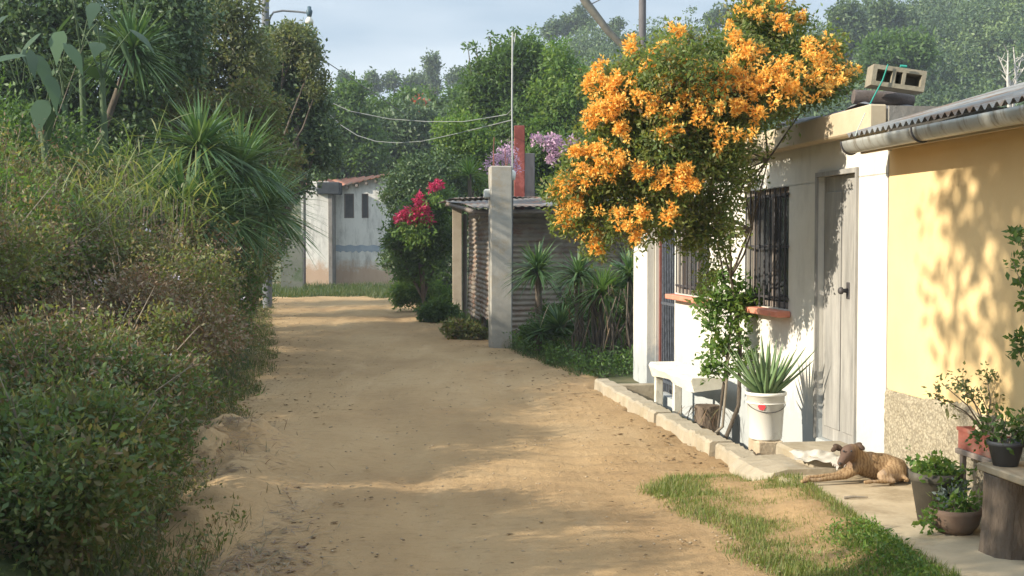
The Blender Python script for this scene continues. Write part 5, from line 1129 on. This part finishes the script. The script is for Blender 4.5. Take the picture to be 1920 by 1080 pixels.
def spiky(name, label, px, py, d, r, n, wd, mat, lo=-.3, droop=.25, trunk=True, cat='yucca', group=None, lean=0):
    c_ = at(px, py, d); zb = float(ground_z(c_.x, d)); e = empty(name, (c_.x, d, zb), 0, label, cat, group); h = c_.z-zb
    if trunk: m = MB(); m.tube([(lean, 0, -.1), (lean*.6+R.uniform(-.05, .05), 0, h*.5), (0, 0, h)], [.06, .05, .045], 8); m.build('trunk', bark, e)
    D = rosette_dirs(n, lo); B = np.array([0, 0, h])+D*.04-np.array([0, 0, 1])*N.random((n, 1))*.12*(1 if trunk else 0)
    blades('leaves', B, D, r*(.75+.35*N.random(n)), wd, droop*(.5+N.random(n)), mat, e, 4); return e
for i, (px, py, d, r, lb_) in enumerate((
 (375, 270, 14.2, .72, 'upper left yucca head of the spiky cluster on the bank'),
 (450, 305, 15.0, .85, 'largest yucca head at the middle of the spiky cluster'),
 (500, 385, 16.0, .80, 'lowest right yucca head reaching toward the far house'),
 (345, 380, 13.4, .72, 'lower left yucca head arching over the pale flowers'),
 (420, 400, 14.6, .75, 'yucca head at the bottom middle of the spiky cluster'),
 (250, 90, 17.0, .75, 'yucca head high up in front of the broad corner tree'))):
    spiky('yucca', lb_, px, py, d, r*1.2, 300, .036, G['yucca'], -.5, .3, group='yuccas on the left bank', lean=-1.1)
for i, (px, py, d, lb_) in enumerate((
 (150, 330, 11.8, 'pale straw-green grass tuft nearest the left edge on the bank'),
 (235, 320, 12.2, 'bright grass tuft in the middle of the sunlit bank'),
 (310, 310, 12.6, 'sunlit grass tuft just left of the yuccas'),
 (60, 300, 12.4, 'grass tuft below the big leaves at the left edge'),
 (270, 250, 13.5, 'tall grass tuft highest on the bank'),
 (400, 215, 16.0, 'yellow-green grass tuft behind the yuccas'))):
    c_ = at(px, py, d); zb = float(ground_z(c_.x, d)); e = empty('grass_tuft', (c_.x, d, zb), 0, lb_, 'grass', 'grass tufts on the left bank'); n = 180
    B = np.stack([N.normal(size=n)*.30, N.normal(size=n)*.3, np.full(n, c_.z-zb-.45)+N.normal(size=n)*.2], 1); D = unit(np.stack([N.normal(size=n)*.7, N.normal(size=n)*.7, .5+.5*N.random(n)], 1))
    blades('blades', B, D, .25+.35*N.random(n), .016, .7*N.random(n), G['lit'], e, 3)
    m = MB(); hh = max(.3, c_.z-zb-.35)
    for _ in range(12): x_, y_ = R.uniform(-.25, .25), R.uniform(-.25, .25); m.tube([(x_*.4, y_*.4, -.1), (x_, y_, hh)], [.010, .004], 5)
    m.build('stems', palebark, e)
bigm = leafmat('big_leaf', [(.03, .06, .03), (.045, .085, .04), (.06, .11, .05)], trans=.25, rough=.65)
for i, (px, py, d, n, lb_) in enumerate(((40, 90, 15.5, 6, 'elephant-ear plant with broad hanging leaves in the top left corner'), (120, 110, 15.8, 6, 'elephant-ear plant right of the corner one'), (190, 60, 15.6, 6, 'broad-leaved plant beside the high yucca at top left'), (80, 150, 13.9, 6, 'broad-leaved plant lowest of the top left group'), (150, 10, 16.5, 6, 'broad-leaved plant topmost at the upper left edge'))):
    c_ = at(px, py, d); zb = float(ground_z(c_.x, d)); e = empty('elephant_ear', (c_.x, d, zb), 0, lb_, 'plant', 'broad-leaved plants at the top left'); h = c_.z-zb
    m = MB(); V = []; F = []; T = []; m.tube([(0, 0, 0), (.04, 0, h*.5), (0, 0, h-.58)], [.05, .045, .04], 8)
    for k in range(n):
        a = R.uniform(0, 6.28); q = Vector((math.cos(a)*R.uniform(.1, .45), math.sin(a)*R.uniform(.1, .45), h+R.uniform(-.35, .4))); m.tube([(0, 0, h-.6), (q.x*.45, q.y*.45, (q.z+h-.6)/2+.05), q], [.012, .009, .005], 5)
        D = unit(np.array([[math.cos(a)*.6, math.sin(a)*.6-.2, -.55+R.uniform(-.3, .5)]])); v, f = blades_geo(np.array([q]), D, R.uniform(.38, .55), R.uniform(.16, .24), .3, 7); F.append(f+len(V)*16); V.append(v); T += [R.random()]*7
    m.build('stalks', surf('stalk_green', (.05, .08, .035), (.08, .12, .05), 6, .7, 0), e); npmesh('leaves', np.concatenate(V), np.concatenate(F), bigm, e, T, smooth=True)

# palm-like fronds by the dark tree, spiky plants by the shed
def fronds(name, label, px, py, d, r, n, mat):
    c_ = at(px, py, d); zb = float(ground_z(c_.x, d)); e = empty(name, (c_.x, d, zb), 0, label, 'palm'); h = c_.z-zb; m = MB(); m.tube([(0, 0, 0), (.1, 0, h*.5), (0, 0, h)], [.1, .08, .07], 8); B = []; D = []; L = []
    for k in range(n):
        a = 2*math.pi*k/n+R.uniform(-.2, .2); dr = Vector((math.cos(a), math.sin(a), .55)); P = [Vector((0, 0, h))+dr*r*t-Vector((0, 0, r*.9*t*t)) for t in np.linspace(0, 1, 16)]; m.tube(P, [.015]*15+[.004], 4)
        for j_ in range(1, 15):
            tg = (P[j_+1]-P[j_-1]).normalized(); sd = tg.cross(Vector((0, 0, 1))).normalized()
            for s_ in (-1, 1):
                for u_ in (0, .5): B.append(P[j_].lerp(P[j_+1], u_)); D.append((sd*s_+tg*.5+Vector((0, 0, -.35))).normalized()); L.append(r*.28*math.sin(math.pi*(j_+1)/17)+.05)
    m.build('trunk', bark, e); blades('fronds', np.array(B), np.array(D), np.array(L), .03, .2, mat, e, 2)
fronds('palm', 'palm fronds at the shaded edge above the far house roof', 655, 270, 53, 2.0, 12, G['green'])
spiky('spiky_plant', 'bright spiky plant behind the shed left of the concrete post', 880, 325, 28, .62, 120, .03, G['bright'], -.1, .2, cat='yucca')
spiky('dracaena', 'dark tufted dracaena right beside the concrete post', 1008, 500, 17.6, .58, 260, .030, G['yucca'], -.4, .3, cat='dracaena')
spiky('dracaena', 'tall thin-leaved dracaena in front of the shed wall', 1085, 510, 16.6, .55, 240, .028, G['yucca'], -.4, .35, cat='dracaena')
spiky('dracaena', 'dracaena with dry hanging leaves beneath the orange flowers', 1130, 540, 16.2, .55, 260, .026, G['green'], -.45, .35, cat='dracaena')
spiky('dracaena', 'rightmost dracaena beside the white corner pillar', 1180, 510, 16.6, .55, 240, .028, G['yucca'], -.5, .35, cat='dracaena')
spiky('agave', 'low bright spiky agave clump at the foot of the shed wall', 1050, 615, 17.0, .48, 150, .036, G['yucca'], -.05, .2, False, cat='agave')
spiky('agave', 'smaller agave clump next to the concrete post foot', 1015, 625, 17.4, .36, 120, .032, G['yucca'], -.05, .2, False, cat='agave')
# bare cane stems
for (px, d, lb_) in ((1100, 16.2, 'tangle of bare brown canes under the dracaenas'), (1160, 15.9, 'tangle of bare brown canes nearest the white corner pillar')):
    c_ = gr(px, 668, .0); c_ = Vector((at(px, 600, d).x, d, 0)); e = empty('cane_clump', c_, 0, lb_, 'plant'); m = MB()
    for k in range(16):
        x, y = R.uniform(-.25, .25), R.uniform(-.2, .2); h = R.uniform(.6, 1.15); m.tube([(x, y, -.05), (x+R.uniform(-.1, .1), y, h*.5), (x+R.uniform(-.2, .2), y, h)], [.018, .014, .008], 5)
    m.build('canes', bark, e)
    n = 60; B = np.stack([N.normal(size=n)*.22, N.normal(size=n)*.16, .25+.85*N.random(n)], 1); D = unit(np.stack([N.normal(size=n)*.5, N.normal(size=n)*.5, -.7*np.ones(n)], 1)); blades('dry_leaves', B, D, .15+.2*N.random(n), .014, .2, G['brown'], e, 2)
bt('understory_bush', 'dark leafy bush between the dracaenas and the white corner pillar', [(1150, 600, 34), (1185, 570, 30), (1110, 640, 26), (1030, 600, 30), (1075, 585, 28), (1000, 625, 22)], 17.8, G['green'], 1700, 7, .05, .06, .03, cat='bush', shell=.3)
# a small garden of low leaves under them
def cover(name, label, n, region, size, mat, kind='stuff', cat='weeds', hmax=.12):
    P = np.array([region() for _ in range(n)]); z = np.maximum(ground_z(P[:, 0], P[:, 1]), -.04)+.03+ramp_up(P[:, 0], P[:, 1]); C = np.stack([P[:, 0], P[:, 1], z+N.random(n)**1.5*hmax], 1)
    D = unit(N.normal(size=(n, 3))+np.array([0, 0, .5])); V, F = leaf_geo(C, D, size*(.5+N.random(n)), size*.45); o = npmesh(name, V, F, mat, None, np.repeat(N.random(n), 2)); return tag(o, label, cat, kind=kind)
def grassy(name, label, n, region, h, mat, w=.005, cat='grass', dz=.0):
    P = np.array([region() for _ in range(n)]); z = np.maximum(ground_z(P[:, 0], P[:, 1]), -.03)+dz+ramp_up(P[:, 0], P[:, 1]); C = np.stack([P[:, 0], P[:, 1], z], 1)
    D = unit(np.stack([N.normal(size=n)*.45, N.normal(size=n)*.45, np.ones(n)], 1)); o = blades(name, C, D, h*(.4+.9*N.random(n)), w, .35*N.random(n), mat, None, 3); return tag(o, label, cat, kind='stuff')
def v_right():
    y = N.uniform(14.7, 22); return float(xR(y))-.15+abs(N.normal())*.8, y
def v_right2():
    while True:
        x, y = N.uniform(-.3, 2.6), N.uniform(14.6, 19)
        if x > xR(y)-.1+.1*math.sin(y*5): return x, y
def v_far():
    y = N.uniform(22, 38); return float(xR(y))-.25+abs(N.normal())*.9, y
def v_bend():
    x = N.uniform(-13, -3.4); return x, 36.0+.5*math.sin(x*2.1)+.35*math.sin(x*5.3)+abs(N.normal())*.5+9.5*N.random()**1.6
def v_left():
    y = 5.3*(36/5.3)**N.random(); return float(xL(y))+.12-abs(N.normal())*.45+.1*math.sin(y*3), y
def v_strip():
    while True:
        y = N.uniform(4.8, 8.3); x0 = np.interp(y, [4.8, 5.9, 6.6, 7.3, 7.8, 8.3, 8.65], [1.15, 1.2, 1.1, .95, .80, .95, 1.2]); x1 = np.interp(y, [4.8, 5.6, 6.4, 7.85, 8.3, 8.65], [2.1, 2.02, 1.93, 1.87, 1.78, 1.6]); x = N.uniform(x0-.15, x1)
        f = sstep(np.array((x-x0)/.28+.15+.1*math.sin(x*13+y*9)+.15*vn(x, y, 5, 77)))
        if N.random() < float(f)**1.3: return x, y
cover('ground_cover', 'leafy weeds carpeting the verge in front of the shed', 12000, v_right2, .05, gn_, hmax=.26)
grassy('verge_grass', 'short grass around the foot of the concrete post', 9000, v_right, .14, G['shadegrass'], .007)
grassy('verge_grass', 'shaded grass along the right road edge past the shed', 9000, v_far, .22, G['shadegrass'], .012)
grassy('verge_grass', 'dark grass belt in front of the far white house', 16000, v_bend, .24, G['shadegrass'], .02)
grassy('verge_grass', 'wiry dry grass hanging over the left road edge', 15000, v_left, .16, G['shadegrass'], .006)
cover('leafy_edge_weeds', 'small leaves spilling from the hedge foot onto the left road edge', 9000, v_left, .035, G['weed'], hmax=.14)
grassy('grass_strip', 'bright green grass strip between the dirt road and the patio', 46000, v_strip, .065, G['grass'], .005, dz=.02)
def v_front():
    y = N.uniform(4.9, 6.5); return 1.93-abs(N.normal())*.16, y
cover('clover_patch', 'leafy clover at the patio edge in the bottom right foreground', 5000, v_front, .025, G['bright'], hmax=.07)
# dead straw and roots on the dirt mound
def on_mound():
    y = N.uniform(5.2, 10.2); return float(xL(y))+.12+N.normal()*.22, y
n = 5000; P = np.array([on_mound() for _ in range(n)]); zz_ = .02+.26*np.exp(-(((P[:, 0]+2.12)/.36)**2+((P[:, 1]-9.15)/.75)**2))
B = np.stack([P[:, 0], P[:, 1], zz_], 1); D = unit(np.stack([N.normal(size=n), N.normal(size=n), .25*N.random(n)], 1)); o = blades('dry_straw', B, D, .05+.1*N.random(n), .006, .1, G['brown'], None, 2); tag(o, 'dry straw and root litter over the dirt mound at the left road edge', 'straw', kind='stuff')

# tall trees left of the frame that throw the broken shade over road and walls
def side_tree(label, x, y, h, r, mat, seed, n=900, sh=.3):
    rr = random.Random(seed); L = [(x+rr.uniform(-1, 1)*r*.6, y+rr.uniform(-1, 1)*r*.6, h+rr.uniform(-.5, .5)*r, r*rr.uniform(.35, .6)) for _ in range(7)]
    return tree('roadside_tree', label, 'tree', (x, y, float(ground_z(x, y))), L, mat, n, 8, .12, .13, .12, shell=sh)
side_tree('loose crowned tree beside the lane left of the picture', -4.3, 3.45, 4.55, 1.75, G['green'], 4, 620)
for i_, (y_, h_) in enumerate(((2.0, 3.0), (3.5, 3.15), (5.0, 3.1), (7.95, 2.7), (9.2, 2.75), (10.9, 2.8))):
    x_ = -5.4; o_ = float(xL(y_))-x_; shrub('side_shrub', ('tall shrub beyond the left picture edge, nearest the viewer', 'tall shrub beyond the left picture edge, second from the viewer', 'tall shrub beyond the left picture edge, third from the viewer', 'tall shrub beyond the left picture edge, just past the gap', 'tall shrub beyond the left picture edge, second past the gap', 'tall shrub beyond the left picture edge, farthest from the viewer')[i_], y_, o_, .8, .82, h_-float(ground_z(x_, y_)), G['green'], 9000 if y_ < 6 else 5000, .07, 300+i_)

# ------------------------------------------------------------------ haze
HAZE = 0.0010
if HAZE > 0:
    m = MB(); m.box(-112, 152, -21, 202, -3, 46)
    hm = bpy.data.materials.new('haze'); hm.use_nodes = True; t = hm.node_tree; t.nodes.clear(); o = t.nodes.new('ShaderNodeOutputMaterial'); v = t.nodes.new('ShaderNodeVolumePrincipled')
    v.inputs['Color'].default_value = (.80, .88, 1, 1); v.inputs['Density'].default_value = HAZE; v.inputs['Anisotropy'].default_value = .2; t.links.new(v.outputs[0], o.inputs['Volume'])
    h = m.build('haze', hm); tag(h, 'thin bluish morning haze between the lane and the hill', 'haze', kind='stuff')
